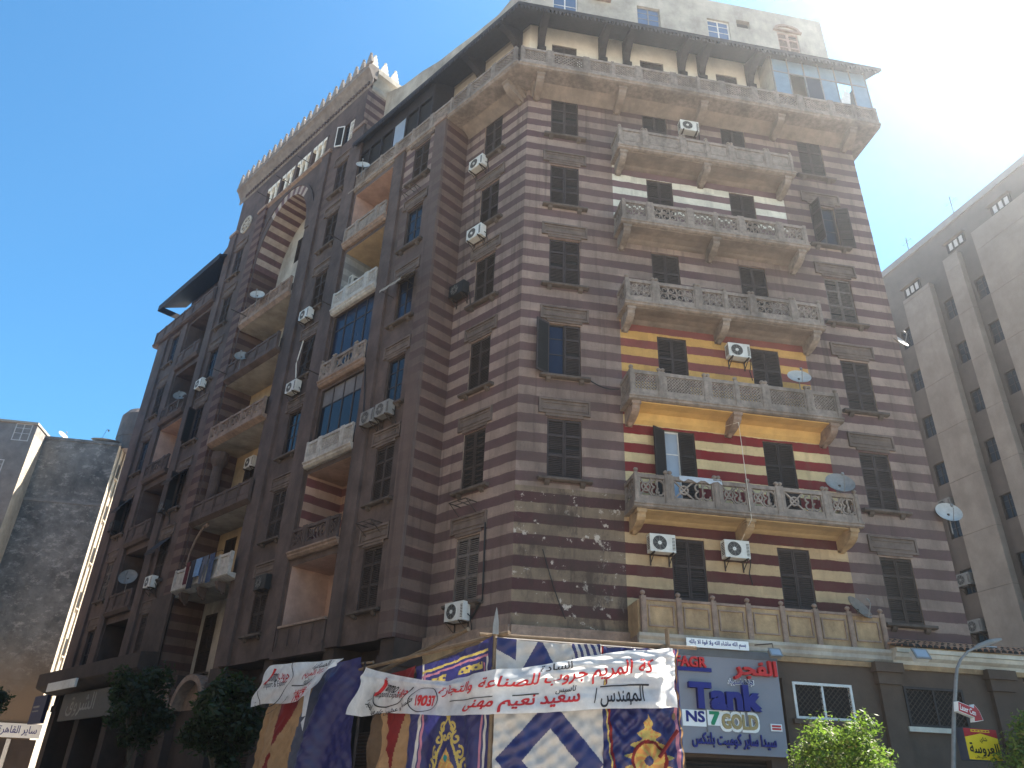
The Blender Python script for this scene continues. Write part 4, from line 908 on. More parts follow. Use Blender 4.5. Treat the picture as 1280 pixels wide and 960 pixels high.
dish(FR @ T((10.35, -.95, 6.75)), .42, "dull brown satellite dish at the right end of the terrace parapet", 32, 25, mat=plain("dish_rusty", (.2, .16, .13), .7, .3, 5))
dish(FR @ T((14.95, -.1, 10.45)), .42, "white satellite dish low on the right edge of the striped facade", 25, -15)
dish(FR @ T((14.9, .3, 17.6)), .45, "cream satellite dish midway up the right edge of the striped facade", 30, 20)
dish(FL @ T((-9.6, BAY - .45, 28.6)), .34, "small white satellite dish at the left end of the dark timber gallery", 25, 52)
dish(FL @ T((-18.3, BAY - .45, 24.9)), .38, "white satellite dish on the highest railing inside the arch", 25, 52)
dish(FL @ T((-18.6, BAY - .4, 21.2)), .36, "grey satellite dish at the left of the second railing under the arch", 25, 52, mat=ACG)
dish(FL @ T((-26.2, BAY - .35, 10.9)), .46, "large grey satellite dish low on the far dark loggia", 25, 52, mat=ACG)
dish(FL @ T((-25.9, BAY - .35, 21.4)), .36, "pale satellite dish on the second far loggia from the top", 25, 52, mat=ACG)

# ------------------------------------------------------------------ laundry on the balcony under the arch
def garment(x, w, h, mat, label, legs=False, sl=False):
    M = FL @ T((x, BAY - .58, 10.72)); m = MB(); n = 6
    def fold(i, z): return .035 * math.sin(i * 2.1 + x * 3) * (.3 + z)
    for i in range(n):
        for j in range(6):
            if legs and j > 1 and i == n // 2: continue
            P = []
            for a, b in ((i, j), (i + 1, j), (i + 1, j + 1), (i, j + 1)):
                tz = b / 6; ww = w * (1 - .12 * tz); P.append((-ww / 2 + ww * a / n, fold(a, tz) - .02, -h * tz))
            m.face(P[::-1], mat); m.face([(p[0], p[1] + .012, p[2]) for p in P], mat)
    if sl: m.face([(w / 2, 0, -.02), (w / 2 + .18, .02, -.3), (w / 2 + .08, .02, -.34), (w / 2 - .02, 0, -.18)], mat)
    tag(m.build("hanging_garment", None, M), label, "laundry", "laundry on the balcony under the arch")
CB, CK, CG, CR = cloth_mat("cloth_lightblue", (.25, .42, .68)), cloth_mat("cloth_black", (.03, .035, .06)), cloth_mat("cloth_grey", (.16, .18, .24)), cloth_mat("cloth_maroon", (.16, .03, .04))
garment(-18.6, .35, 1.0, CR, "narrow maroon garment hanging leftmost on the washing line")
garment(-18.05, .5, 1.25, CK, "black trousers hanging beside the maroon garment on the washing line", legs=True)
garment(-17.5, .6, .8, CB, "light blue shirt hanging in the middle of the washing line", sl=True)
garment(-16.9, .5, 1.2, CG, "grey jeans hanging right of the light blue shirt", legs=True)
garment(-16.35, .45, 1.25, plain("cloth_denim", (.06, .08, .14), .9, .3, 6), "dark blue jeans hanging rightmost on the washing line", legs=True)
m = MB(); m.tube([(-19.2, BAY - .58, 10.73), (-15.6, BAY - .58, 10.74)], .01, STEEL); m.tube([(-19.2, BAY - .58, 10.73), (-19.2, BAY - .0, 10.6)], .015, STEEL); m.tube([(-15.6, BAY - .58, 10.74), (-15.6, BAY, 10.6)], .015, STEEL)
tag(m.build("washing_line", None, FL), "thin iron washing line in front of the balcony under the arch", "washing line")
m = MB(); n = 10
for i in range(n):
    a, b = -.7 + 1.4 * i / n, -.7 + 1.4 * (i + 1) / n; z0, z1 = -.12 - .06 * math.sin(i * 2), -.12 - .06 * math.sin(i * 2 + 2)
    m.face([(a, -.06, z0), (b, -.06, z1), (b, -.02, .03), (a, -.02, .03)], cloth_mat("cloth_white", (.7, .72, .75))); m.face([(a, -.02, .03), (b, -.02, .03), (b, .12, .02), (a, .12, .02)], cloth_mat("cloth_white", (.7, .72, .75)))
tag(m.build("white_cloth", None, FR @ T((5.7, -.99, 10.79))), "white cloth lying over the balcony rail before the open shutter", "cloth")

# ------------------------------------------------------------------ cables
def cable(F, pts, label, r=.014, mat=None):
    P = []
    for a, b in zip(pts[:-1], pts[1:]):
        for k in range(6):
            t = k / 6; q = Vector(a).lerp(Vector(b), t); q.z -= .12 * math.sin(math.pi * t) * (abs(a[0] - b[0]) > .6); P.append(q)
    P.append(Vector(pts[-1])); m = MB(); m.tube(P, r, mat or ACD, 5); tag(m.build("cable", None, F), label, "cable")
cable(FR, [(2.45, -.05, 14.4), (3.4, -.3, 14.05)], "sagging black cable from a window sill to the balcony corner", .022)
cable(FR, [(7.15, -.07, 13.2), (7.2, -1.05, 12.9), (7.25, -1.04, 9.6), (7.15, -.06, 8.9)], "thin pale wire dropping past the carved balcony to a white air conditioner", .01, CREAM)
cable(FL, [(-13.0, BAY - .05, 20.4), (-13.15, BAY - .1, 19.2), (-12.9, BAY - .1, 18.2)], "pale loose cable hanging above an air conditioner right of the arch", .03, CREAM)
cable(FL, [(-12.0, BAY - .05, 20.3), (-12.35, BAY - .08, 19.2), (-12.5, BAY - .1, 18.1)], "dark loose cable hanging beside a bricked window right of the arch", .03)
cable(FL, [(-7.3, BAY - .16, 16.9), (-7.0, BAY - .2, 15.6), (-6.9, BAY - .16, 14.4), (-6.5, BAY - .12, 14.0)], "black hose curving down a pilaster to two grey air conditioners", .025)
cable(FL, [(-1.2, -.06, 9.4), (-1.15, -.06, 7.0), (-1.6, -.05, 6.5)], "black pipe running down beside the worn grey shutter", .03)
cable(FR, [(0.9, -.04, 8.4), (1.6, -.05, 6.4)], "thin dark cable across the peeling striped wall", .012)
for k, (x, z) in enumerate(((-10.6, 24.9), (-10.6, 21.2), (-10.6, 17.6), (-18.2, 33.5), (-20.4, 33.6), (-15.9, 33.5), (-19.9, 24.8), (-20.3, 21.2))):
    m = MB(); m.tube([(0, 0, 0), (-.15, -.95, .1)], .022, STEEL, 5); m.box(-.05, .05, -.02, 0, -.06, .06, STEEL)
    tag(m.build("iron_rod", None, FL @ T((x, BAY - .05, z))), ["iron rod jutting out beside the pink loggia", "iron rod jutting out beside the white railing", "iron rod jutting out beside the blue glazed loggia", "iron rod jutting from the middle of the blind arcade", "iron rod jutting from the left end of the blind arcade", "iron rod jutting from the right end of the blind arcade", "iron rod beside the white dish under the arch", "iron rod beside the grey dish under the arch"][k], "iron rod", "iron rods on the facade")

# ------------------------------------------------------------------ shop building in front of the right facade
SHOP = thing("shop_building", "low brown shop building with tiled roof edge and pilasters below the striped facade", "shop building", FR @ T((9, -1, 0)))
SB = plain("shop_render", (0.100, 0.068, 0.050), .9, .25, 1.5, dirt=(.07, .05, .04), dirt_amt=.5, bmp=.2)
SW = plain("cornice_cream", (0.570, 0.513, 0.427), .85, .25, 3, dirt=(.3, .25, .2), dirt_amt=.6, bmp=.3)
TILE = plain("roof_tile", (.48, .22, .12), .85, .4, 5, dirt=(.62, .42, .28), dirt_amt=.6, bmp=.3, streak=False)
sh = [(7.88, 9.68, 3.97, 4.93), (11.3, 13.18, 3.93, 5.0)]
mb = MB(); facade(mb, 4.0, 15.3, 0, 5.6, -1.0, SB, [(*q, .25, SB, DARK) for q in sh] + [(4.6, 7.0, 0, 2.9, .4, SB, None)])
mb.face([(4.0, -1, 0), (4.0, -1, 5.6), (4.0, -.01, 5.6), (4.0, -.01, 0)], SB); mb.face([(15.3, -1, 0), (15.3, 4, 0), (15.3, 4, 5.6), (15.3, -1, 5.6)], SB); mb.build("wall", SHOP, FR)
for k, q in enumerate(sh):
    m = MB(); a, b, c, d = q; fm = WFRAME if k == 0 else FRAME
    for r in ((a, b, d - .07, d), (a, b, c, c + .07)): m.box(r[0], r[1], -1.03, -.9, r[2], r[3], fm)
    m.box(a, a + .07, -1.028, -.9, c + .07, d - .07, fm); m.box(b - .07, b, -1.028, -.9, c + .07, d - .07, fm); m.box((a + b) / 2 - .03, (a + b) / 2 + .03, -1.0, -.92, c + .07, d - .07, fm)
    o = m.build("window", SHOP, FR); g = MB(); g.box(a + .07, b - .07, -.88, -.87, c + .07, d - .07, DARK); g.build("pane", o, FR)
    g = MB(); n = 12
    for i in range(-6, n):
        for sg in (1, -1):
            xa = a + (b - a) * i / n; xb = xa + (d - c); za, zb = c, d
            if xa < a: za += a - xa; xa = a
            if xb > b: zb -= xb - b; xb = b
            if zb - za < .05: continue
            if sg < 0: za, zb = c + d - za, c + d - zb
            g.bar(xa, za, xb, zb, .022, -.985 - .008 * (sg > 0), -.978 - .008 * (sg > 0), STEEL)
    g.build("lattice_grille", o, FR)
    s = MB(); s.box(a - .12, b + .12, -1.12, -1.003, c - .13, c - .003, SW if k else SB); s.build("sill", o, FR)
for x0, x1 in ((7.44, 7.62), (10.42, 11.2), (14.0, 14.82)):
    m = MB(); w = x1 - x0
    m.box(x0 + .08, x1 - .08, -1.14, -1.003, 0.13, 5.0, SB)
    if w > .5: m.box(x0 + .02, x1 - .02, -1.22, -1.004, 5.0, 5.32, SB); m.box(x0 - .05, x1 + .05, -1.3, -1.005, 5.32, 5.58, SB)
    m.build("pilaster", SHOP, FR)
m = MB(); m.prism([(-1.0, 5.58), (-1.12, 5.58), (-1.16, 5.68), (-1.3, 5.76), (-1.34, 5.86), (-1.4, 5.88), (-1.4, 6.0), (-.9, 6.0)], 11.07, 17.2, SW); m.prism([(-1.0, 5.45), (-1.08, 5.45), (-1.12, 5.58), (-1.0, 5.58)], 7.5, 15.3, OCHRE); m.build("cornice", SHOP, FR)
m = MB(); x = 11.1
while x < 17.2:
    for k in range(3):
        y0 = -1.48 + k * .48; z0 = 6.03 + k * .15; y1, z1 = y0 + .56, z0 + .16; r = .085; jx = random.uniform(-.012, .012)
        for s in range(5):
            a0, a1 = math.pi * s / 5, math.pi * (s + 1) / 5
            m.face([(x + jx + r * math.cos(a0), y0, z0 + r * math.sin(a0)), (x + jx + r * math.cos(a0) * .85, y1, z1 + r * math.sin(a0) * .8), (x + jx + r * math.cos(a1) * .85, y1, z1 + r * math.sin(a1) * .8), (x + jx + r * math.cos(a1), y0, z0 + r * math.sin(a1))], TILE)
        m.face([(x + jx + r * math.cos(math.pi * s / 8), y0, z0 + r * math.sin(math.pi * s / 8)) for s in range(9)], DARK)
        m.face([(x + .08, y0 + .03, z0 + .012), (x + .13, y0 + .03, z0 + .012), (x + .13, y1, z1 + .01), (x + .08, y1, z1 + .01)], TILE)
    x += .2
m.box(11.08, 17.2, -1.4, -.01, 5.99, 6.02, OCHRE); m.prism([(-1.4, 6.01), (-.01, 6.4), (-.01, 6.01)], 11.08, 14.7, OCHRE); m.build("tiled_roof", SHOP, FR)
m = MB(); m.box(14.75, 17.2, -1.0, 5, 5.6, 5.98, SB); m.build("roof_slab", SHOP, FR)
m = MB(); z = .15
while z < 2.85: m.prism([(-.7, z), (-.76, z + .05), (-.7, z + .1)], 4.62, 6.98, FRAME); z += .1
m.box(4.6, 7.0, -.69, -.6, .13, 2.9, FRAME); m.build("roller_shutter", SHOP, FR)

# sign board with raised letters
SGN = thing("shop_sign", "large grey shop sign board with raised red, blue and gold letters", "shop sign", FR @ T((5.9, -1.2, 4.3)))
SG = plain("sign_grey", (0.221, 0.217, 0.242), .5, .08, 1.2, bmp=.02); REDL, NAVY, GOLD, WHT, GRN = (plain("letter_red", (.5, .02, .02), .4, .1, 3, bmp=0), plain("letter_navy", (.012, .012, .16), .4, .1, 3, bmp=0), plain("letter_gold", (.33, .24, .1), .45, .15, 3, bmp=0), plain("sign_white", (.78, .78, .76), .5, .06, 3, bmp=0), plain("letter_green", (.01, .22, .1), .4, .1, 3, bmp=0))
m = MB(); m.box(4.0, 7.4, -1.2, -1.02, 2.98, 5.42, SG); m.box(4.0, 7.42, -1.22, -1.02, 5.42, 5.62, plain("sign_slate", (.12, .12, .125), .6, .2, 3)); m.build("board", SGN, FR)
def sgtext(body, x, z, w, h, mat, ar=False, bold=.02, ex=.045, back=None):
    m = MB(); lettering(m, body, .4, mat, lambda a, b, c: (x + a, -1.2 - ex - c, z + b), bold, ex, w, ar, h); o = m.build("letters", SGN, FR)
    if back:
        m = MB(); lettering(m, body, .4, back, lambda a, b, c: (x + a, -1.222 - c, z + b), bold * 2.4, .01, w * 1.06, ar, h * 1.2); m.build("letter_backing", SGN, FR)
sgtext("FAGR", 4.83, 5.24, .86, .26, REDL, bold=.03)
m = MB(); m.box(4.4, 5.42, -1.25, -1.203, 5.0, 5.1, NAVY); m.build("stripe", SGN, FR)
sgtext("الفجر", 6.68, 5.12, 1.25, .5, REDL, True, .03, .06)
sgtext("تجارة واستيراد", 6.25, 4.78, .72, .15, NAVY, True, .02, .02, WHT)
sgtext("Tank", 5.72, 4.38, 1.95, .6, NAVY, bold=.05, ex=.07)
m = MB(); m.box(4.5, 5.16, -1.222, -1.203, 3.62, 4.02, WHT); m.box(5.2, 5.62, -1.222, -1.203, 3.66, 4.04, WHT); m.build("letter_backing", SGN, FR)
sgtext("NS", 4.86, 3.86, .5, .26, NAVY, bold=.03, ex=.02); sgtext("7", 5.4, 3.84, .24, .3, GRN, bold=.05, ex=.02)
m = MB(); m.box(5.165, 5.19, -1.24, -1.203, 3.5, 4.06, METAL); m.build("stripe", SGN, FR)
sgtext("GOLD", 6.1, 3.78, 1.0, .34, GOLD, bold=.045, ex=.03, back=WHT)
m = MB(); m.box(6.98, 7.3, -1.23, -1.203, 3.6, 3.78, WHT); m.box(7.01, 7.27, -1.236, -1.23, 3.7, 3.75, REDL); m.box(7.01, 7.27, -1.236, -1.23, 3.63, 3.68, REDL); m.build("small_plate", SGN, FR)
sgtext("سيدا ساير كوميت بلتكس", 5.9, 3.3, 2.35, .36, NAVY, True, .022, .03)
STR = thing("text_strip_sign", "narrow white sign strip with one line of blue Arabic writing under the terrace", "sign", FR @ T((5.7, -1.3, 5.8)))
m = MB(); m.box(4.72, 6.55, -1.33, -1.3, 5.62, 5.86, WHT); m.build("board", STR, FR)
m = MB(); lettering(m, "بسم الله ماشاء الله ولا قوة الا بالله", .2, NAVY, lambda a, b, c: (5.63 + a, -1.333 - c, 5.74 + b), .008, .002, 1.66, True, .17); m.build("letters", STR, FR)

def flood(M, label, mt):
    o = thing("floodlight", label, "floodlight", M, "floodlights on the shop fronts")
    b = MB(); b.box(-.16, .16, -.12, .0, -.1, .12, mt, Matrix.Rotation(rad(-30), 4, 'X')); b.box(-.18, .18, -.14, -.12, -.12, .14, METAL, Matrix.Rotation(rad(-30), 4, 'X')); b.build("lamp_housing", o, M)
    g = MB(); g.box(-.14, .14, -.145, -.141, -.08, .1, GLASSW, Matrix.Rotation(rad(-30), 4, 'X')); g.build("lens", o, M)
    a = MB(); a.tube([(0, -.02, .05), (0, .02, .32), (-.4, .28, .3)], .018, STEEL); a.build("arm", o, M)
flood(FR @ T((7.12, -1.62, 5.48)), "small floodlight on a bent arm over the grey shop sign", ACG)
flood(FR @ T((11.45, -1.75, 5.66)) @ Matrix.Scale(1.35, 4), "white floodlight hanging from the cornice corner beside the roof tiles", ACW)

# ------------------------------------------------------------------ street lamp, its signs
LB_ = FR @ T((0, -5, 0)); pole = [(8.5, 0, 0.1), (9.32, 0, 2.68), (9.6, 0, 3.7), (9.9, 0, 4.6), (10.0, 0, 4.85), (10.15, 0, 5.05), (10.38, 0, 5.24), (10.6, 0, 5.34), (10.72, 0, 5.38)]
LAMP = thing("street_lamp", "leaning grey street lamp with curved neck before the brown shop building", "street lamp", LB_ @ T(pole[0]))
m = MB(); m.tube(pole, [.07, .052, .047, .042, .036, .032, .028, .026, .024], METAL, 10); m.build("pole", LAMP, LB_)
m = MB(); m.tube([(10.6, 0, 5.33), (10.75, 0, 5.4), (11.1, 0, 5.52), (11.4, 0, 5.6)], [.035, .065, .07, .03], METAL, 10); m.build("lamp_head", LAMP, LB_)
m = MB(); m.box(10.85, 11.2, -.04, .04, 5.39, 5.41, GLASSW, Matrix.Rotation(0, 4, 'Y')); m.build("lens", LAMP, LB_)
Y1, Y2, R1 = plain("sign_yellow", (.72, .5, .02), .45, .1, 3, bmp=0), plain("sign_black", (.015, .013, .012), .5, .1, 3, bmp=0), plain("sign_red", (.36, .015, .02), .45, .15, 3, bmp=0)
YS = thing("yellow_box_sign", "yellow and red tea shop box sign fixed beside the street lamp pole", "sign", LB_ @ T((10.1, 0, 3.2)))
SM = LB_ @ T((9.66, -.12, 2.86)) @ RZ(rad(6))
m = MB(); m.box(0, .93, -.02, .22, 0, .66, plain("sign_box_blue", (.05, .06, .09), .6, .2, 3)); m.build("case", YS, SM)
m = MB(); m.box(.01, .92, -.03, -.02, .01, .47, Y1); m.prism([(.01, .47), (.92, .47), (.46, .56)], -.03, -.02, Y1, 'y'); m.build("panel", YS, SM)
m = MB(); m.prism([(.01, .472), (.46, .562), (.92, .472), (.92, .655), (.01, .655)], -.03, -.02, R1, 'y'); m.build("panel", YS, SM)
m = MB(); m.box(.2, .72, -.034, -.03, .585, .635, Y1)
for k in range(5): m.box(.23 + k * .1, .3 + k * .1, -.037, -.034, .6, .622, R1)
m.build("stripe", YS, SM)
def ystext(body, x, z, w, h, bold): 
    m = MB(); lettering(m, body, .2, Y2, lambda a, b, c: (x + a, -.033 - c, z + b), bold, .001, w, True, h); m.build("letters", YS, SM)
ystext("شاي", .5, .42, .2, .13, .006); ystext("العروسة", .47, .22, .8, .27, .012); ystext("شاي غالى", .32, .06, .3, .07, .003)
RS = thing("red_arrow_sign", "small red arrow-shaped sign with white edges on the street lamp pole", "sign", LB_ @ T((9.85, 0, 3.7)))
SM = LB_ @ T((9.6, -.14, 3.86)) @ RZ(rad(10)) @ Matrix.Rotation(rad(14), 4, 'Y')
m = MB(); m.prism([(0, 0), (.46, 0), (.46, -.1), (.72, .02), (.62, .2), (.46, .3), (.46, .22), (0, .22)], -.06, .06, WHT, 'y'); m.build("case", RS, SM)
m = MB(); m.prism([(.01, .012), (.465, .012), (.465, -.08), (.7, .02), (.61, .19), (.465, .28), (.465, .208), (.01, .208)], -.068, -.061, R1, 'y'); m.build("panel", RS, SM)
m = MB(); lettering(m, "Laser Cen", .12, WHT, lambda a, b, c: (.27 + a, -.07 - c, .11 + b), .003, .001, .45, False, .12); m.build("letters", RS, SM)

# ------------------------------------------------------------------ trees
LEAF = {k: plain(k, c, .55, .35, 4, bmp=0) for k, c in (("leaf_dark", (0.009, 0.014, 0.006)), ("leaf_mid", (0.045, 0.086, 0.015)), ("leaf_dusk", (0.017, 0.025, 0.010)), ("leaf_bright", (0.136, 0.176, 0.024)), ("leaf_dusty", (0.192, 0.160, 0.056)))}  # dark and dusk leaves hold the street trees' shade in their colour
for m_ in LEAF.values():
    b = m_.node_tree.nodes["Principled BSDF"]; nt = m_.node_tree; tr = nt.nodes.new("ShaderNodeBsdfTranslucent"); tr.inputs[0].default_value = (.25, .42, .05, 1) if "leaf_d" not in m_.name or "dusty" in m_.name else (.08, .16, .03, 1)
    mx = nt.nodes.new("ShaderNodeMixShader"); mx.inputs[0].default_value = .3; nt.links.new(b.outputs[0], mx.inputs[1]); nt.links.new(tr.outputs[0], mx.inputs[2]); nt.links.new(mx.outputs[0], nt.nodes["Material Output"].inputs[0])
BARK = plain("bark", (.10, .08, .06), .95, .4, 6, bmp=.5)
def tree(name, label, P, cz, rx, rz, n, ls, mats, seed, cat="tree"):
    rnd = random.Random(seed); o = thing(name, label, cat, T(P), "street trees and clipped bushes"); base = Vector(P)
    m = MB(); m.tube([(0, 0, 0), (.04, .03, cz * .4), (0, .05, cz * .75), (.02, 0, cz)], [.14, .11, .09, .05], BARK, 8); m.build("trunk", o, T(P))
    clumps = []
    for k in range(46):
        while True:
            v = Vector((rnd.uniform(-1, 1), rnd.uniform(-1, 1), rnd.uniform(-1, 1)))
            if .35 < v.length < 1: break
        v = v.normalized() * v.length ** .5 * rnd.uniform(.75, 1.08)
        clumps.append((Vector((v.x * rx, v.y * rx, cz + v.z * rz)), rnd.uniform(.22, .42) * rx))
    l = MB()
    for c, r in clumps[::5]: l.tube([(0, .03, cz * .6), tuple((Vector((0, 0, cz * .75)) + c) / 2), tuple(c)], [.05, .03, .01], BARK, 5)
    l.build("limbs", o, T(P)); f = MB()
    for k in range(n):
        c, r = rnd.choice(clumps); d = Vector((rnd.gauss(0, 1), rnd.gauss(0, 1), rnd.gauss(0, 1))); d.normalize(); q = c + d * r * rnd.uniform(.4, 1.15)
        a = Vector((rnd.gauss(0, 1), rnd.gauss(0, 1), rnd.gauss(0, .6))); a.normalize(); b = a.cross(d if abs(a.dot(d)) < .9 else Vector((0, 0, 1))); b.normalize(); s = ls * rnd.uniform(.6, 1.3)
        mt = rnd.choice(mats); f.face([q - a * s, q + b * s * .42 - a * s * .1, q + a * s, q - b * s * .42 + a * s * .1], mt)
    f.build("crown", o, T(P))
L_ = LEAF
tree("clipped_bush", "sunlit round bush with yellow dusty tips before the grey shop sign", FR @ Vector((5.95, -6, .13)), 2.3, 1.02, .98, 15000, .055, [L_["leaf_mid"], L_["leaf_bright"], L_["leaf_mid"], L_["leaf_bright"], L_["leaf_dusty"]], 3, "bush")
tree("clipped_bush", "sunlit bush cut by the right picture edge beside the yellow sign", FR @ Vector((11.15, -6, .13)), 2.45, 1.15, 1.0, 15000, .055, [L_["leaf_mid"], L_["leaf_bright"], L_["leaf_mid"], L_["leaf_bright"], L_["leaf_dusty"]], 5, "bush")
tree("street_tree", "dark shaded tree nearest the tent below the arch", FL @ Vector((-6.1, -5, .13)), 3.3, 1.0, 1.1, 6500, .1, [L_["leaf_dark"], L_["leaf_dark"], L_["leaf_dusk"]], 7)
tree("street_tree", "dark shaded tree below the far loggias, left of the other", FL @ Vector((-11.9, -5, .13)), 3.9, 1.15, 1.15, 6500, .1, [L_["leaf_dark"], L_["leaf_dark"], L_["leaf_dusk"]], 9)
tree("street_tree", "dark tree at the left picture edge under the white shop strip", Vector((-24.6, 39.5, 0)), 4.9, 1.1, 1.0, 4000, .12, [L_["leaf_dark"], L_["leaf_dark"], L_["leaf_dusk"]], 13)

# ------------------------------------------------------------------ patterned tent, poles and banners
TP0 = Vector((-.1132, 12.9995, 0)); aA = rad(-42)
FTB = Matrix(((dR.x, nR.x, 0, TP0.x), (dR.y, nR.y, 0, TP0.y), (0, 0, 1, 0), (0, 0, 0, 1)))
dA = Vector((-math.sin(aA), -math.cos(aA), 0)); nA = Vector((-dA.y, dA.x, 0))
FTA = Matrix(((dA.x, nA.x, 0, TP0.x), (dA.y, nA.y, 0, TP0.y), (0, 0, 1, 0), (0, 0, 0, 1)))
TENT = thing("patterned_tent", "street tent of blue, white, red and tan patterned cloth on wooden poles", "tent", T(TP0))
cN, cW, cT, cR, cG, cP, cBr, cGd, cGr, cOr = (cloth_mat("cloth_navy", (0.021, 0.022, 0.112), .3, .45, .3), cloth_mat("cloth_silver", (0.476, 0.451, 0.425), .3, .5, .2), cloth_mat("cloth_tan", (0.360, 0.216, 0.112), .3, .8), cloth_mat("cloth_crimson", (0.180, 0.015, 0.017), .3, .7), cloth_mat("cloth_greyblue", (0.068, 0.075, 0.112), .2, .6), cloth_mat("cloth_pink", (.4, .16, .22), .2, .7), cloth_mat("cloth_brown", (0.120, 0.075, 0.045), .2, .8), cloth_mat("cloth_gold", (0.468, 0.357, 0.102), .2, .6), cloth_mat("cloth_teal", (.02, .2, .2), .2, .6), cloth_mat("cloth_orange", (.5, .24, .08), .2, .7))
def seg_dist(X, Z, lines):
    D = np.full(X.shape, 9.0)
    for pl in lines:
        for (ax, az), (bx, bz) in zip(pl[:-1], pl[1:]):
            vx, vz = bx - ax, bz - az; l2 = vx * vx + vz * vz + 1e-9
            t = np.clip(((X - ax) * vx + (Z - az) * vz) / l2, 0, 1); D = np.minimum(D, np.hypot(X - ax - t * vx, Z - az - t * vz))
    return D
def spiral(cx, cz, r, a0, turns, sg):
    return [(cx + r * (1 - .8 * k / 20) * math.cos(a0 + sg * turns * 2 * math.pi * k / 20), cz + r * (1 - .8 * k / 20) * math.sin(a0 + sg * turns * 2 * math.pi * k / 20)) for k in range(21)]
def panel(F, xl, xr, zt, zb, nx, nz, pat, mats, amp=.05, seed=0, bulge=0.0, wr=.012):
    """cloth sheet between edges xl(t), xr(t), hanging from zt(a) to zb, pattern index from pat(x, z)"""
    U, V = np.meshgrid(np.linspace(0, 1, nx + 1), np.linspace(0, 1, nz + 1)); me = bpy.data.meshes.new("cloth_panel")
    ZT = zt(U); Z = ZT + (zb - ZT) * V; tt = V; X = xl(tt) + (xr(tt) - xl(tt)) * U
    Y = np.zeros_like(X); rnd = random.Random(seed)
    for k in range(7):
        fx, ph, sl = rnd.uniform(3, 13), rnd.uniform(0, 6), rnd.uniform(-.5, .5); Y += amp * rnd.uniform(.15, .5) * np.sin(fx * (X + sl * (Z - 3)) + ph) * np.minimum(1, (ZT - Z) * 2 + .25)
    for k in range(14):
        fx, fz, ph = rnd.uniform(8, 30), rnd.uniform(8, 30) * rnd.choice((-1, 1)), rnd.uniform(0, 6); Y += wr * rnd.uniform(.1, .4) * np.sin(fx * X + fz * Z + ph + 2 * np.sin(3 * X + 2 * Z + k))
    Y -= bulge * np.sin(np.pi * U) * np.sin(np.pi * np.clip(V, 0, 1))
    vs = np.stack([X, Y, Z], -1).reshape(-1, 3); fs = []
    idx = np.arange((nx + 1) * (nz + 1)).reshape(nz + 1, nx + 1)
    fs = np.stack([idx[1:, :-1], idx[1:, 1:], idx[:-1, 1:], idx[:-1, :-1]], -1).reshape(-1, 4)
    xc = (X[1:, :-1] + X[:-1, 1:]) / 2; zc = (Z[1:, :-1] + Z[:-1, 1:]) / 2
    mi = pat(xc, zc).astype(int).reshape(-1)
    me.from_pydata(vs.tolist(), [], fs.tolist())
    for m in mats: me.materials.append(m)
    me.polygons.foreach_set("material_index", mi.tolist()); me.polygons.foreach_set("use_smooth", [True] * len(fs)); me.update()
    return inst("cloth_panel", me, TENT, F)
# left of the corner pole: navy panel with gold scrollwork (x runs to the right, corner pole at 0)
OX, OZ = -1.08, 2.84
sc_l = []
for sg in (1, -1):
    sc_l += [spiral(OX + sg * .1, OZ - .14, .075, math.pi / 2, .9, -sg), spiral(OX + sg * .22, OZ - .3, .1, math.pi * .6 if sg > 0 else math.pi * .4, .95, sg), spiral(OX + sg * .3, OZ - .52, .1, math.pi / 2, 1.0, -sg), spiral(OX + sg * .42, OZ - .72, .12, math.pi / 2, 1, sg),
             [(OX + sg * .02, OZ), (OX + sg * .14, OZ - .22), (OX + sg * .12, OZ - .34), (OX + sg * .24, OZ - .55), (OX + sg * .3, OZ - .75), (OX + sg * .36, OZ - 1.0)], spiral(OX + sg * .05, OZ - .28, .06, 0, .8, sg)]
arch_l = [[(OX - .3, OZ - 1.1)] + [(OX - .22 * math.cos(a), OZ - .62 + .2 * math.sin(a)) for a in [k * math.pi / 10 for k in range(11)]] + [(OX + .3, OZ - 1.1)]]
def patA(X, Z):
    r = np.zeros_like(X)
    for o_, w, c in ((.1, .025, 1), (.17, .02, 2)): r[((np.abs(X + 1.98 - o_) < w) | (np.abs(X + .08 + o_) < w)) & (Z < 3.95 - o_ * 1.8)] = c
    ztop = 3.72 - (X + 2.0) * -.13
    for o_, w, c in ((.12, .022, 3), (.2, .018, 2)): r[(np.abs(Z - (ztop - o_)) < w) & (X > -1.9) & (X < -.16)] = c
    r[(np.abs(Z - (ztop - .33)) < .055) & (X > -1.7) & (X < -.3) & (np.abs(X + 1.05) > .18) & (np.sin(X * 31) * np.sin(Z * 60) > -.5)] = 3
    ins = (np.abs(X - OX) < .24 * np.clip((OZ - .42 - Z) * 3, 0, 1.05)) & (Z < OZ - .42); r[ins] = np.where(np.sin(X * 60 + 3 * np.sin(Z * 40)) * np.sin(Z * 55) > -.2, 5, 3)[ins]
    r[np.hypot(X - OX, (Z - OZ + .6)) < .055] = 4
    r[seg_dist(X, Z, arch_l) < .02] = 0; r[seg_dist(X, Z, sc_l) < .021] = 3; r[np.hypot(X - OX, Z - OZ - .02) < .05] = 3
    return r
one = lambda v: (lambda t: np.full_like(t, v))
panel(FTA, one(-2.1), one(-.04), lambda u: 3.74 + .3 * u - .05 * np.sin(np.pi * u), .1, 190, 330, patA, [cN, cW, cP, cGd, cGr, cOr], .05, 2)
def patT(X, Z):
    r = np.zeros_like(X); c = -2.62; z0 = 2.05
    r[(np.abs(X - c - .03 * (Z - 2)) < (np.abs(Z - z0)) * .26) & (Z > z0 - 2)] = 1
    r[(Z > 3.15) & (X > -2.9)] = 1; r[X < -2.98] = 2
    return r
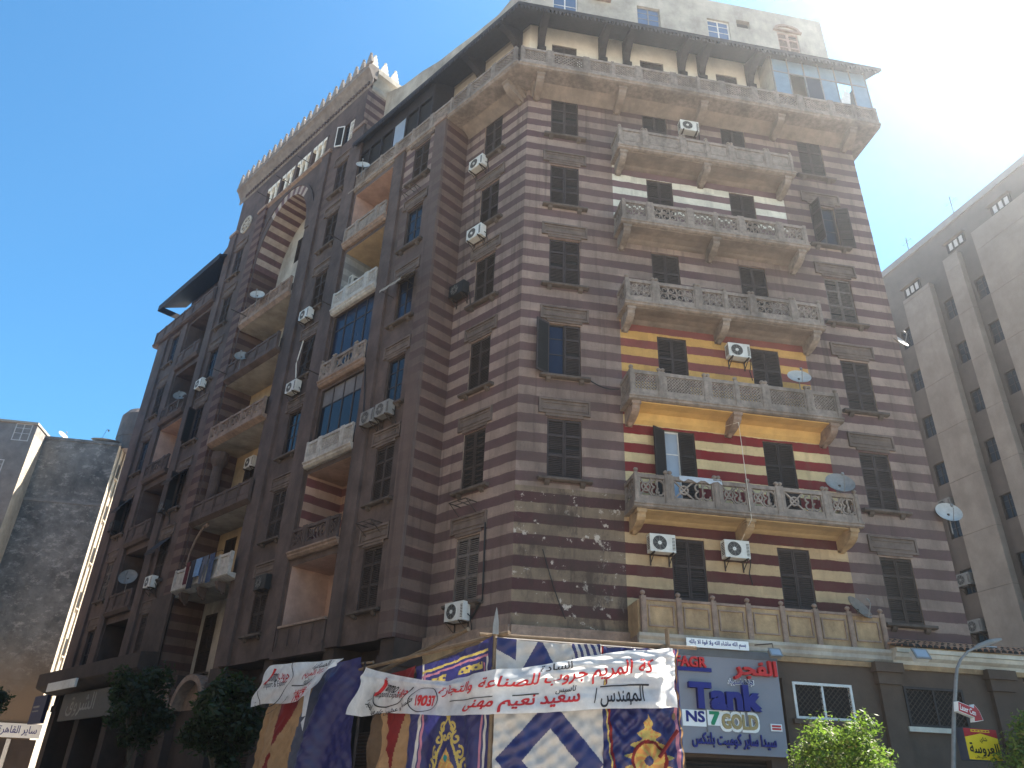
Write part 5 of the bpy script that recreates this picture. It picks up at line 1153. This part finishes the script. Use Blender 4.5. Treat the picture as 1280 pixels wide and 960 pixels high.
panel(FTA, lambda t: -3.35 + .5 * np.clip(.5 - t, 0, 1) * 0, one(-2.1), lambda u: 3.62 + .14 * u, .1, 60, 150, patT, [cT, cR, cBr], .06, 5)
# left section beyond a gap: tan with red diamonds, then navy, bulging
def patL(X, Z):
    r = np.zeros_like(X); c = -6.75 + .28 * (Z - 2.4); z0 = 2.45
    r[np.abs(X - c - .1) < np.abs(Z - z0) * .42] = 1; r[X > -5.7 + .25 * (Z - 3.3)] = 2; r[X > -5.35 + .1 * (Z - 3)] = 3
    return r
panel(FTA, lambda t: -7.35 - .45 * np.sin(np.pi * t * .9), lambda t: -4.05 + .3 * t, lambda u: 4.1 - .1 * np.sin(np.pi * u), .1, 120, 150, patL, [cT, cR, cG, cN], .08, 8, .25)
# right of the corner pole: silver with navy diamond, then navy with medallion
def patB(X, Z):
    r = np.zeros_like(X); d = np.abs(X - .93) / .86 + np.abs(Z - 2.22) / .9
    r[(d < 1.0) & (d > .52)] = 1; up = (np.abs(X - .75) < (Z - 3.3) * -.55 + .42) & (Z > 3.2); r[up] = 1
    r[(X > 1.28) & (Z > 3.45) & (np.sin((X + .4 * Z) * 55) > 0)] = 1; r[(X < .35) & (Z > 3.85 - X * .5)] = 1
    return r
panel(FTB, one(.03), one(1.78), lambda u: 4.02 - .04 * np.sin(np.pi * u), .1, 190, 300, patB, [cW, cN], .045, 11, wr=.02)
def patM(X, Z):
    r = np.zeros_like(X); d = np.hypot(X - 2.53, (Z - 2.3)); w = .3 * np.clip((2.98 - Z) * 1.6, 0, 1) * (1 + .35 * np.sin(Z * 38))
    blob = (np.abs(X - 2.53) < w) & (Z < 2.98); r[blob] = np.where(np.sin(X * 47 + 2 * np.sin(Z * 33)) * np.sin(Z * 51 + 2 * np.sin(X * 30)) > -.25, 1, 3)[blob]
    r[(d < .3) & (d > .25)] = 2; ins = d < .25; r[ins] = np.where(np.sin(np.arctan2(X - 2.53, Z - 2.3) * 9 + d * 30) > .2, 1, 3)[ins]; r[d < .07] = 0
    r[(np.abs(X - 1.86 - .1 * (3.2 - Z)) < .02)] = 2; r[np.abs(X - 1.82 - .1 * (3.2 - Z)) < .012] = 1; r[np.abs(X - 3.02) < .03] = 4; r[(X > 3.07)] = 5
    return r
panel(FTB, one(1.78), lambda t: 3.1 + .0 * t, lambda u: 3.98 + .02 * u, .1, 150, 320, patM, [cN, cGd, cR, cOr, cP, cT], .05, 17, wr=.035)
m = MB(); m.face([(3.1, 0, .1), (3.3, 2.6, .1), (3.3, 2.6, 3.7), (3.1, 0, 4.0)], cN); m.build("side_cloth", TENT, FTB)
m = MB(); m.face([(3.1, .0, 4.0), (3.3, 2.6, 3.7), (0, 2.6, 3.8), (0, 0, 4.02)], cW); m.build("roof_cloth", TENT, FTB)
WOOD = plain("pole_wood", (.16, .11, .07), .9, .35, 6, bmp=.2); 
def pole_(F, pts, r, mt=WOOD): m = MB(); m.tube(pts, r, mt, 8); m.build("pole", TENT, F)
pole_(FTB, [(0, .06, .1), (0, .06, 4.12)], .035); pole_(FTB, [(3.02, .08, .1), (2.98, .08, 4.36)], .04); pole_(FTA, [(-3.98, .1, .1), (-3.95, .1, 4.0)], .03, TIMBER); pole_(FTA, [(-7.3, .1, .1), (-7.2, .1, 4.2)], .035, TIMBER)
pole_(FTB, [(-.25, .1, 4.06), (3.5, .1, 4.08)], .03); pole_(FTA, [(-4.6, .12, 3.86), (.2, .12, 4.08)], .035); pole_(FTA, [(-7.4, .1, 4.08), (-3.7, .12, 3.98)], .025)
pole_(FTA, [(-5.0, .8, 3.85), (-1.8, .9, 4.5)], .045); pole_(FTA, [(-4.2, .8, 3.7), (-1.5, 1.0, 4.25)], .04)
m = MB(); m.prism([(-.05, 4.06), (.05, 4.06), (.045, 4.25), (.02, 4.42), (0, 4.5), (-.02, 4.4), (-.05, 4.2)], -.01, .01, METAL, 'y'); m.build("finial", TENT, FTB)
m = MB(); m.tube([(2.66, -.1, 2.35), (2.98, -.12, 2.75)], .03, cR, 6); m.build("strap", TENT, FTB)

def banner(name, label, P, nx, nz, mat, texts, thick=.006):
    """P(a, b) gives the cloth point; a runs left to right, b from top to bottom"""
    o = thing(name, label, "banner", T(P(.5, .5)))
    me = MB(); W0 = wm(o)
    grid = [[P(i / nx, j / nz) for i in range(nx + 1)] for j in range(nz + 1)]; n0 = 0
    me.v = [tuple(q) for row in grid for q in row]; k = nx + 1; me.m(mat)
    for j in range(nz):
        for i in range(nx): me.f.append((j * k + i, j * k + k + i, j * k + k + i + 1, j * k + i + 1)); me.mi.append(0)
    me.build("cloth", o, T((0, 0, 0)), True)
    for t in texts:
        m = MB(); body, a0, b0, w, h, mt, ar, bold, rot = t[:9]
        def mp(x, y, z, a0=a0, b0=b0, rot=rot):
            xx, yy = x * math.cos(rot) - y * math.sin(rot), x * math.sin(rot) + y * math.cos(rot)
            a, b = a0 + xx, b0 - yy * ASP; q = P(a, b); e = 1e-3
            n = (P(a + e, b) - P(a - e, b)).cross(P(a, b + e) - P(a, b - e)); n.normalize()
            if n.dot(CAMP - q) < 0: n = -n
            return q + n * (thick + .004)
        ASP = t[9]
        if callable(body): body(m, mp, mt)
        else: lettering(m, body, .1, mt, mp, bold, 0, w, ar, h, .02)
        if m.f: m.build("printed_text", o, T((0, 0, 0)))
    return o
BW = cloth_mat("banner_white", (.86, .86, .86), .55, .6); INK, INKR = plain("ink_black", (.02, .02, .025), .8, .1, 3, bmp=0), plain("ink_red", (.42, .02, .025), .8, .1, 3, bmp=0)
def interp(x, xs, ys): return float(np.interp(x, xs, ys))
tx, tz = [-3.5, -3.24, -2.44, -1.71, -1.04, -.42, .1, .43, .93, 1.5, 2.21, 2.95], [3.83, 3.76, 3.60, 3.47, 3.40, 3.45, 3.50, 3.54, 3.65, 3.78, 3.93, 3.99]
bx_, bz_ = [-4.05, -3.47, -2.83, -1.86, -.98, .0, .82, 1.71, 2.9], [3.03, 2.96, 3.0, 2.93, 2.86, 2.83, 2.9, 3.0, 3.07]
def P2(a, b):
    sl = -3.5 - .55 * b; s = sl + (2.95 - sl) * a; zt_, zb_ = interp(s, tx, tz), interp(s, bx_, bz_); z = zt_ + (zb_ - zt_) * b
    rip = .03 * math.sin(9 * b + 5 * a + 2.5 * math.sin(3 * a)) * (.4 + a) + .03 * math.sin(18 * (b + 1.3 * a) + 1.0) * max(0, a - .35) * (1 - .4 * b) + .05 * math.exp(-((b - .12 - .25 * abs(a - .3)) / .06) ** 2) * (1 if a < .45 else .12) + .02 * math.sin(40 * b - 30 * a) * (a > .7) * (1 - b)
    y = -.14 - rip - .02 * math.sin(14 * s)
    if a > .965: y += -.12 * math.sin((a - .965) * 60)
    # ease round the corner pole
    f = min(1, max(0, (s + .5) / 1.0)); f = f * f * (3 - 2 * f)
    qa, qb = FTA @ Vector((min(s, .0) if s > .5 else s, y, z)), FTB @ Vector((s, y, z))
    return qa.lerp(qb, f)
def ring_fn(r0, r1, a0=0, a1=2 * math.pi, wd=.006):
    def fn(m, mp, mt):
        n = 40
        for k in range(n):
            t0, t1 = a0 + (a1 - a0) * k / n, a0 + (a1 - a0) * (k + 1) / n
            m.face([mp(r0 * math.cos(t0), r1 * math.sin(t0), 0), mp(r0 * math.cos(t1), r1 * math.sin(t1), 0), mp((r0 - wd) * math.cos(t1), (r1 - wd) * math.sin(t1), 0), mp((r0 - wd) * math.cos(t0), (r1 - wd) * math.sin(t0), 0)], mt)
    return fn
def line_fn(w, h):
    def fn(m, mp, mt):
        for k in range(24): a, b = -w / 2 + w * k / 24, -w / 2 + w * (k + 1) / 24; m.face([mp(a, -h / 2, 0), mp(b, -h / 2, 0), mp(b, h / 2, 0), mp(a, h / 2, 0)], mt)
    return fn
def arc_text(body, R, A0, A1):
    def fn(m, mp, mt):
        g = list(shape_ar(body)); n = len(g)
        lettering(m, body, .1, mt, lambda x, y, z: mp((R + y * -1.0) * math.cos(A0 + (A1 - A0) * (x + .5)), (R - y) * math.sin(A0 + (A1 - A0) * (x + .5)), 0) if False else mp(R * 1.0 * math.cos(A0 + (A1 - A0) * (x + .5)) * (1 - y / R), R * math.sin(A0 + (A1 - A0) * (x + .5)) * (1 - y / R), 0), .004, 0, 1.0, True, .028, .02)
    return fn
AS = 7.0   # one unit of a is about seven times longer than one unit of b
def tri_patch(col_):
    def fn(m, mp, mt): m.face([mp(-.01, -.012, 0), mp(-.004, -.02, 0), mp(.004, .012, 0), mp(.012, .012, 0), mp(.012, .019, 0), mp(-.003, .019, 0)], mt)
    return fn
TX2 = [("J", .118, .36, .02, .062, INKR, False, .012, -.12, AS), ("ammo", .165, .38, .055, .026, INK, False, .003, -.08, AS), ("جروب", .225, .46, .05, .034, INKR, True, .004, -.1, AS),
       ("Import & Export", .17, .56, .105, .028, INK, False, .001, .04, AS), (ring_fn(.085, .085, math.pi * 1.12, math.pi * 2.02, .004), .17, .28, 0, 0, INK, False, 0, 0, AS),
       (arc_text("خمسة و عشرون عام من الخبرة", .115, math.pi * 1.2, math.pi * 1.85), .175, .2, 0, 0, INK, True, 0, 0, AS),
       ("19037", .335, .6, .082, .04, INKR, False, .01, .02, AS), (ring_fn(.062, .052, 0, 2 * math.pi, .003), .325, .58, 0, 0, INK, False, 0, 0, AS),
       ("كة المريم جروب للصناعة والتجارة", .665, .345, .57, .05, INKR, True, .004, .0, AS), ("المهندس / ", .865, .79, .12, .052, INK, True, .003, .0, AS), ("سعيد نعيم مهنى", .63, .79, .28, .05, INKR, True, .006, 0, AS),
       ("السادة", .70, .1, .08, .02, INK, True, .004, .0, AS), ("تاسيس", .735, .575, .05, .022, INK, True, .004, 0, AS), (line_fn(.12, .004), .88, .6, 0, 0, INK, False, 0, 0, AS), (line_fn(.06, .004), .64, .6, 0, 0, INK, False, 0, 0, AS), (line_fn(.14, .003), .5, .6, 0, 0, INK, False, 0, 0, AS)]
banner("cloth_banner", "long sagging white banner with red and black Arabic lettering across the tent corner", P2, 220, 36, BW, TX2)
def P1(a, b):
    s = (-7.05 - .5 * b) + ((-4.06 - .85 * max(b, 0) ** .8) - (-7.05 - .5 * b)) * a; zt_ = 4.14 - .12 * a; zb_ = 3.32 + .03 * a + .03 * math.sin(7 * a); z = zt_ + (zb_ - zt_) * b
    y = -.38 - .06 * math.sin(6 * a + 2 * b) - .03 * math.sin(17 * (a + .6 * b)) - .08 * max(0, a - .6) * b * 4
    return FTA @ Vector((s, y, z))
TX1 = [("J", .13, .3, .05, .12, INKR, False, .012, -.12, 3.2), ("ammo", .22, .34, .12, .06, INK, False, .003, -.05, 3.2), ("جروب", .345, .36, .11, .07, INKR, True, .004, 0, 3.2), ("Import & Export", .26, .52, .26, .06, INK, False, .001, .05, 3.2),
       (ring_fn(.2, .2, math.pi * 1.1, math.pi * 2.3, .007), .25, .45, 0, 0, INK, False, 0, 0, 3.2), (arc_text("خمسة و عشرون عام من الخبرة", .26, math.pi * 1.2, math.pi * 1.85), .26, .42, 0, 0, INK, True, 0, 0, 3.2),
       ("الصناعية", .78, .12, .2, .05, INK, True, .004, .1, 3.2), ("شركة المريم", .76, .3, .3, .06, INKR, True, .004, .05, 3.2), ("للصناعة", .72, .46, .14, .05, INK, True, .003, .05, 3.2), (line_fn(.3, .008), .66, .56, 0, 0, INK, False, 0, 0, 3.2), ("المهندس سعيد", .72, .7, .32, .06, INKR, True, .004, 0, 3.2), ("1967", .76, .88, .16, .07, INKR, False, .006, 0, 3.2)]
B1 = banner("cloth_banner", "short crumpled white banner with red lettering at the left end of the tent", P1, 60, 30, BW, TX1)
m = MB(); P = [(-4.1, -.42, 3.98), (-4.55, -.5, 3.8), (-4.9, -.52, 3.5), (-4.95, -.5, 3.0), (-4.98, -.46, 2.75)]
for a, b, w0, w1 in zip(P[:-1], P[1:], (.05, .2, .16, .12), (.2, .16, .12, .05)):
    m.face([(a[0] - w0, a[1], a[2] - .1), (b[0] - w1, b[1], b[2]), (b[0] + w1, b[1] - .05, b[2]), (a[0] + w0, a[1] - .05, a[2])], BW)
m.build("torn_strip", B1, FTA)

# ------------------------------------------------------------------ neighbours
LQ = Vector((-28.8685, 52.5986, 0)); FB = Matrix(((dR.x, nR.x, 0, LQ.x), (dR.y, nR.y, 0, LQ.y), (0, 0, 1, 0), (0, 0, 0, 1)))
LBD = thing("neighbour_building", "tall neighbour with a blotchy dark grey blank wall and a sunlit edge", "apartment building", FB)
mt, nt, N, L, b = nodes_of("blotchy_cement")
g = N.new("ShaderNodeNewGeometry"); sx = N.new("ShaderNodeSeparateXYZ"); L.new(g.outputs["Position"], sx.inputs[0])
c1 = mixc(nt, ramp(nt, noise_tex(nt, .55, 10, .72), .38, .62), (.085, .082, .08), (.23, .22, .205))
c1 = mixc(nt, math_node(nt, 'MULTIPLY', ramp(nt, noise_tex(nt, 1.5, 12, .8, stretch=(1, 1, 1.6)), .52, .62), .8), c1, (.42, .39, .36))
c1 = mixc(nt, math_node(nt, 'MULTIPLY', ramp(nt, noise_tex(nt, .8, 8, .7, stretch=(.3, .3, 2.5)), .6, .7), .5), c1, (.05, .05, .05))
c1 = mixc(nt, ramp(nt, math_node(nt, 'ADD', sx.outputs[2], math_node(nt, 'MULTIPLY', noise_tex(nt, .8, 6, .7), 3)), 12.0, 8.0), c1, (.2, .14, .09))
L.new(c1, b.inputs["Base Color"]); b.inputs["Roughness"].default_value = .95; bump(nt, b, noise_tex(nt, 3, 8, .7), .5, .06); CEM = mt
LIT = plain("sunlit_plaster", (0.464, 0.400, 0.320), .9, .3, 2, dirt=(.3, .24, .18), dirt_amt=.6, bmp=.3)  # paler plaster for sun-facing sides, sunlight partly put into its colour
m = MB(); m.face([(-5.15, 0, 0), (0, 0, 0), (0, 0, 24.16), (-5.15, 0, 24.2)], CEM); m.box(-5.15, 0, -.05, -.003, 19.3, 19.5, plain("cement_band", (.25, .24, .23), .9, .3, 2)); m.box(-5.2, .1, -.08, -.003, 24.0, 24.2, CEM); m.face([(-10, 9, 24.0), (-10, 0, 24.0), (0, 0, 24.0), (0, 9, 24.0)], CEM); m.build("wall", LBD, FB)
m = MB(); m.face([(0, 0, 0), (0, 9, 0), (0, 9, 24.16), (0, 0, 24.16)], LIT); m.box(.003, .12, .5, .62, 6, 24, LIT); m.box(.003, .1, 1.35, 1.45, 6, 24, LIT); m.build("side_wall", LBD, FB)
for k, z in enumerate((9.3, 12.4, 15.5, 18.6, 21.8)):
    m = MB(); m.box(.002, .05, .8, 1.2, z, z + 1.1, DARK); m.box(.002, .14, .7, 1.3, z - .1, z, LIT); m.build("window", LBD, FB)
m = MB(); m.box(-11, -5.16, -1.7, 4, 0, 24.3, plain("grey_plaster", (0.270, 0.247, 0.225), .9, .3, 1.5, bmp=.3)); m.face([(-5.157, -1.7, 0), (-5.157, -.003, 0), (-5.157, -.003, 23.6), (-5.157, -1.7, 23.6)], LIT); m.box(-11.1, -5.1, -1.85, 4, 24.3, 24.45, LIT); m.build("wing", LBD, FB)
for x, z, gm in ((-7.0, 20.2, GLASSB), (-7.0, 17.0, GLASSD), (-7.0, 13.8, GLASSD), (-6.0, 23.0, GLASSD)):
    M = FB @ T((x, -1.7, z)); w_ = inst('window', frame_mesh(1.1, 1.3, 'glass', WFRAME), LBD, M @ T((0, -.12, 0))); inst('pane', pane_mesh(1.1, 1.3, gm), w_, M @ T((0, -.12, 0)))
m = MB(); m.lathe([(1.75, 24.0), (1.75, 25.1), (1.8, 25.15), (1.8, 27.0), (1.5, 27.45), (.8, 27.6), (.05, 27.62)], plain("tank_render", (.17, .14, .13), .9, .3, 2, dirt=(.1, .085, .08), dirt_amt=.5, bmp=.2), 24, (.75, 2.0)); tag(m.build("water_tank", None, FB, False), "round brown rendered water tank on the neighbour's roof", "water tank")
dish(FB @ T((-1.3, .9, 24.0)), 1.05, "big pale satellite dish lying almost flat on the neighbour's roof", 78, 0)
dish(FB @ T((-4.5, 1, 24.4)), .4, "tiny satellite dish on the roof edge above the blotchy wall", 40, 60)
m = MB(); m.box(-4.2, .55, -.12, -.02, 4.28, 5.08, WHT); o = thing("shop_strip_sign", "white shop strip sign with dark Arabic lettering at the bottom left corner", "sign", FB @ T((-1, 0, 4.3))); m.build("board", o, FB)
m = MB(); lettering(m, "ساير القاهرة", .5, NAVY, lambda a, b, c: (-.8 + a, -.124 - c, 4.68 + b), .01, .002, 2.2, True, .55); m.build("letters", o, FB)
m = MB()
for x0, x1 in ((-4, -1.3), (-1.0, .4)): m.box(x0, x1, -.06, -.01, .1, 4.2, BROWN2)
m.box(-1.28, -1.04, -.1, -.01, 0, 4.2, WFRAME); m.build("shopfront", LBD, FB)
# shopfronts under the far bay
m = MB(); m.prism([(BAY - .14, 6.0), (-2.1, 6.25), (-2.2, 6.35), (-2.2, 7.0), (BAY - .14, 7.1)], -33.5, -20.4, BROWN2); m.build("shop_cornice", BLD, FL)
o = thing("script_sign", "dark shop sign with pale flowing Arabic script under the far bay", "sign", FL @ T((-26, -1.5, 5)))
m = MB(); m.box(-30.3, -22.4, -1.66, -1.5, 4.6, 5.85, plain("sign_umber", (.07, .06, .055), .6, .2, 2)); m.build("board", o, FL)
m = MB(); lettering(m, "الشروق", .8, ACG, lambda a, b, c: (-27.6 + a, -1.665 - c, 5.25 + b), .02, .004, 3.6, True, 1.0); m.build("letters", o, FL)
o = thing("blue_box_sign", "dark blue box sign at the far left end of the shopfronts", "sign", FL @ T((-33.3, -1.5, 5)))
m = MB(); m.box(-34.6, -32.6, -1.75, -1.55, 4.6, 6.0, plain("sign_deep_blue", (.02, .02, .07), .5, .2, 2)); m.build("board", o, FL); m = MB(); m.box(-34.4, -33.4, -1.758, -1.75, 5.2, 5.26, ACG); m.box(-34.4, -33.4, -1.758, -1.75, 5.4, 5.5, ACG); m.build("stripe", o, FL)
o = thing("pale_strip_sign", "blank pale strip sign under the dark shop cornice", "sign", FL @ T((-29.5, -2.2, 6.2)))
m = MB(); m.box(-31.2, -27.2, -2.32, -2.22, 5.98, 6.38, ACW); m.build("board", o, FL)

# brown building across the side street on the right
SC = 1.3; RQ = Vector((22 * SC, 27 * SC, 0)); aB = rad(-16); dB = Vector((-math.sin(aB), -math.cos(aB), 0)); nB = Vector((-dB.y, dB.x, 0))
FO = Matrix(((dB.x, nB.x, 0, RQ.x), (dB.y, nB.y, 0, RQ.y), (0, 0, 1, 0), (0, 0, 0, 1)))
def zz(z): return (z - 1.6) * SC + 1.6
OFF = thing("office_building", "brown concrete building with pale vertical fins across the side street", "building", FO)
OW = plain("office_wall", (.155, .13, .112), .9, .25, .8, dirt=(.14, .115, .1), dirt_amt=.5, bmp=.2); OP = plain("office_panel", (.31, .262, .22), .9, .25, .8, dirt=(.2, .165, .14), dirt_amt=.6, bmp=.2)
recs = [(-8.75, -7.95), (-4.95, -4.1), (-2.5, -1.7)]
wl_ = []
rows = [23.4, 20.95, 18.4, 15.95, 13.4, 10.9, 8.4]
for a, b in recs:
    for k, z in enumerate(rows): wl_.append(((a + b) / 2 - .42, (a + b) / 2 + .42, zz(z) - .75, zz(z) + .65))
m = MB(); facade(m, -26, 16, 0, zz(27.85), 0, OW, [(*q, .2, OW, DARK) for q in wl_]); m.face([(16, 0, 0), (16, 14, 0), (16, 14, zz(27.8)), (16, 0, zz(27.8))], OW); m.face([(-26, 14, zz(27.8)), (-26, 0, zz(27.8)), (16, 0, zz(27.8)), (16, 14, zz(27.8))], OW); m.build("wall", OFF, FO)
for q in wl_:
    w, h = q[1] - q[0], q[3] - q[2]; M = FO @ T(((q[0] + q[1]) / 2, 0, q[2])); w_ = inst('window', frame_mesh(w, h, 'glass', FRAME), OFF, M); inst('pane', pane_mesh(w, h, GLASSD), w_, M)
fins = [(-7.55, -5.25, 25.2), (-3.85, -2.75, 25.75), (-1.45, 3.2, 26.05), (4.6, 9.5, 26.3), (-14, -9.3, 25)]
for a, b, t in fins:
    f = MB(); z = 0; k = 0
    while z < zz(t) - .1:
        z1 = min(z + 3.2, zz(t)); f.box(a, b, -.42, -.003, z + .012, z1 - .012, OP); z = z1
    f.box(a + .02, b - .02, -.40, -.004, 0, zz(t) - .02, OW); f.build("fin", OFF, FO)
m = MB(); m.box(-26, 16, -.12, -.003, zz(27.6), zz(27.95), plain("parapet_grey", (.3, .28, .27), .9, .2, 1)); m.build("parapet", OFF, FO)
for x, z in ((-6.9, 25.6), (-2.9, 26.25), (.6, 26.4)):
    m = MB(); m.box(x - .7, x + .7, -.06, -.003, zz(z) - .2, zz(z) + .5, DARK); m.box(x - .8, x + .8, -.3, -.003, zz(z) + .5, zz(z) + .58, OW)
    for k in range(3): m.box(x - .5 + k * .4, x - .25 + k * .4, -.08, -.06, zz(z) - .1, zz(z) + .4, WFRAME)
    m.build("vent_window", OFF, FO)
M = FO @ T((-8.3, -.1, zz(14.75) - .9)); make_ac(M @ Matrix.Scale(1.2, 4), "grey air conditioner on the brown building above the lane, topmost there", mat=ACG)
M = FO @ T((-8.3, -.1, zz(11.1) - .6)); make_ac(M @ Matrix.Scale(1.2, 4), "dusty air conditioner on the brown building beside the lower white dish", mat=ACG)
M = FO @ T((-8.3, -.1, zz(8.9) - .3)); make_ac(M @ Matrix.Scale(1.2, 4), "shaded air conditioner lowest on the brown building above the roof tiles", mat=ACG)
def antenna(M, label, h):
    o = thing("roof_antenna", label, "antenna", M, "roof antennas"); m = MB(); m.tube([(0, 0, 0), (.05, 0, h)], .03, METAL, 6); m.build("mast", o, M); m = MB(); m.tube([(-.4, 0, h * .7), (.5, 0, h * .75)], .015, METAL, 5)
    for k in range(4): m.tube([(-.3 + k * .22, -.25, h * .71 + k * .01), (-.3 + k * .22, .25, h * .71 + k * .01)], .01, METAL, 4)
    m.build("element", o, M)
antenna(FO @ T((-2.6, .2, zz(27.95))), "thin roof antenna with crossbars, right one on the brown building", 1.6)
antenna(FO @ T((-6.6, .2, zz(27.95))), "short roof mast near the lane, left one on the brown building", 1.3)

sky_blocker("sky_blocker", "added unseen buff block across the left street, nearer the corner", FL, -24, 4, -18.5, 21, 9, plain("buff_render", (.30, .24, .18), .9, .3, 1))
sky_blocker("sky_blocker", "added unseen brown block across the left street, farther along", FL, -58, -24.5, -18.5, 25, 9, plain("tan_render", (.24, .18, .14), .9, .3, 1))

# ------------------------------------------------------------------ haze volume, added mainly to stand in for lens glare
hm = bpy.data.materials.new("haze"); hm.use_nodes = True; hn = hm.node_tree; hn.nodes.remove(hn.nodes["Principled BSDF"])
pv_ = hn.nodes.new("ShaderNodeVolumePrincipled"); pv_.inputs["Color"].default_value = (.92, .95, 1.0, 1); pv_.inputs["Density"].default_value = 0.0012; pv_.inputs["Anisotropy"].default_value = 0.89
hn.links.new(pv_.outputs[0], hn.nodes["Material Output"].inputs["Volume"])
m = MB(); m.box(-95, 75, -60, 110, -1, 41.5, hm); h_ = m.build("haze"); h_["kind"] = "stuff"
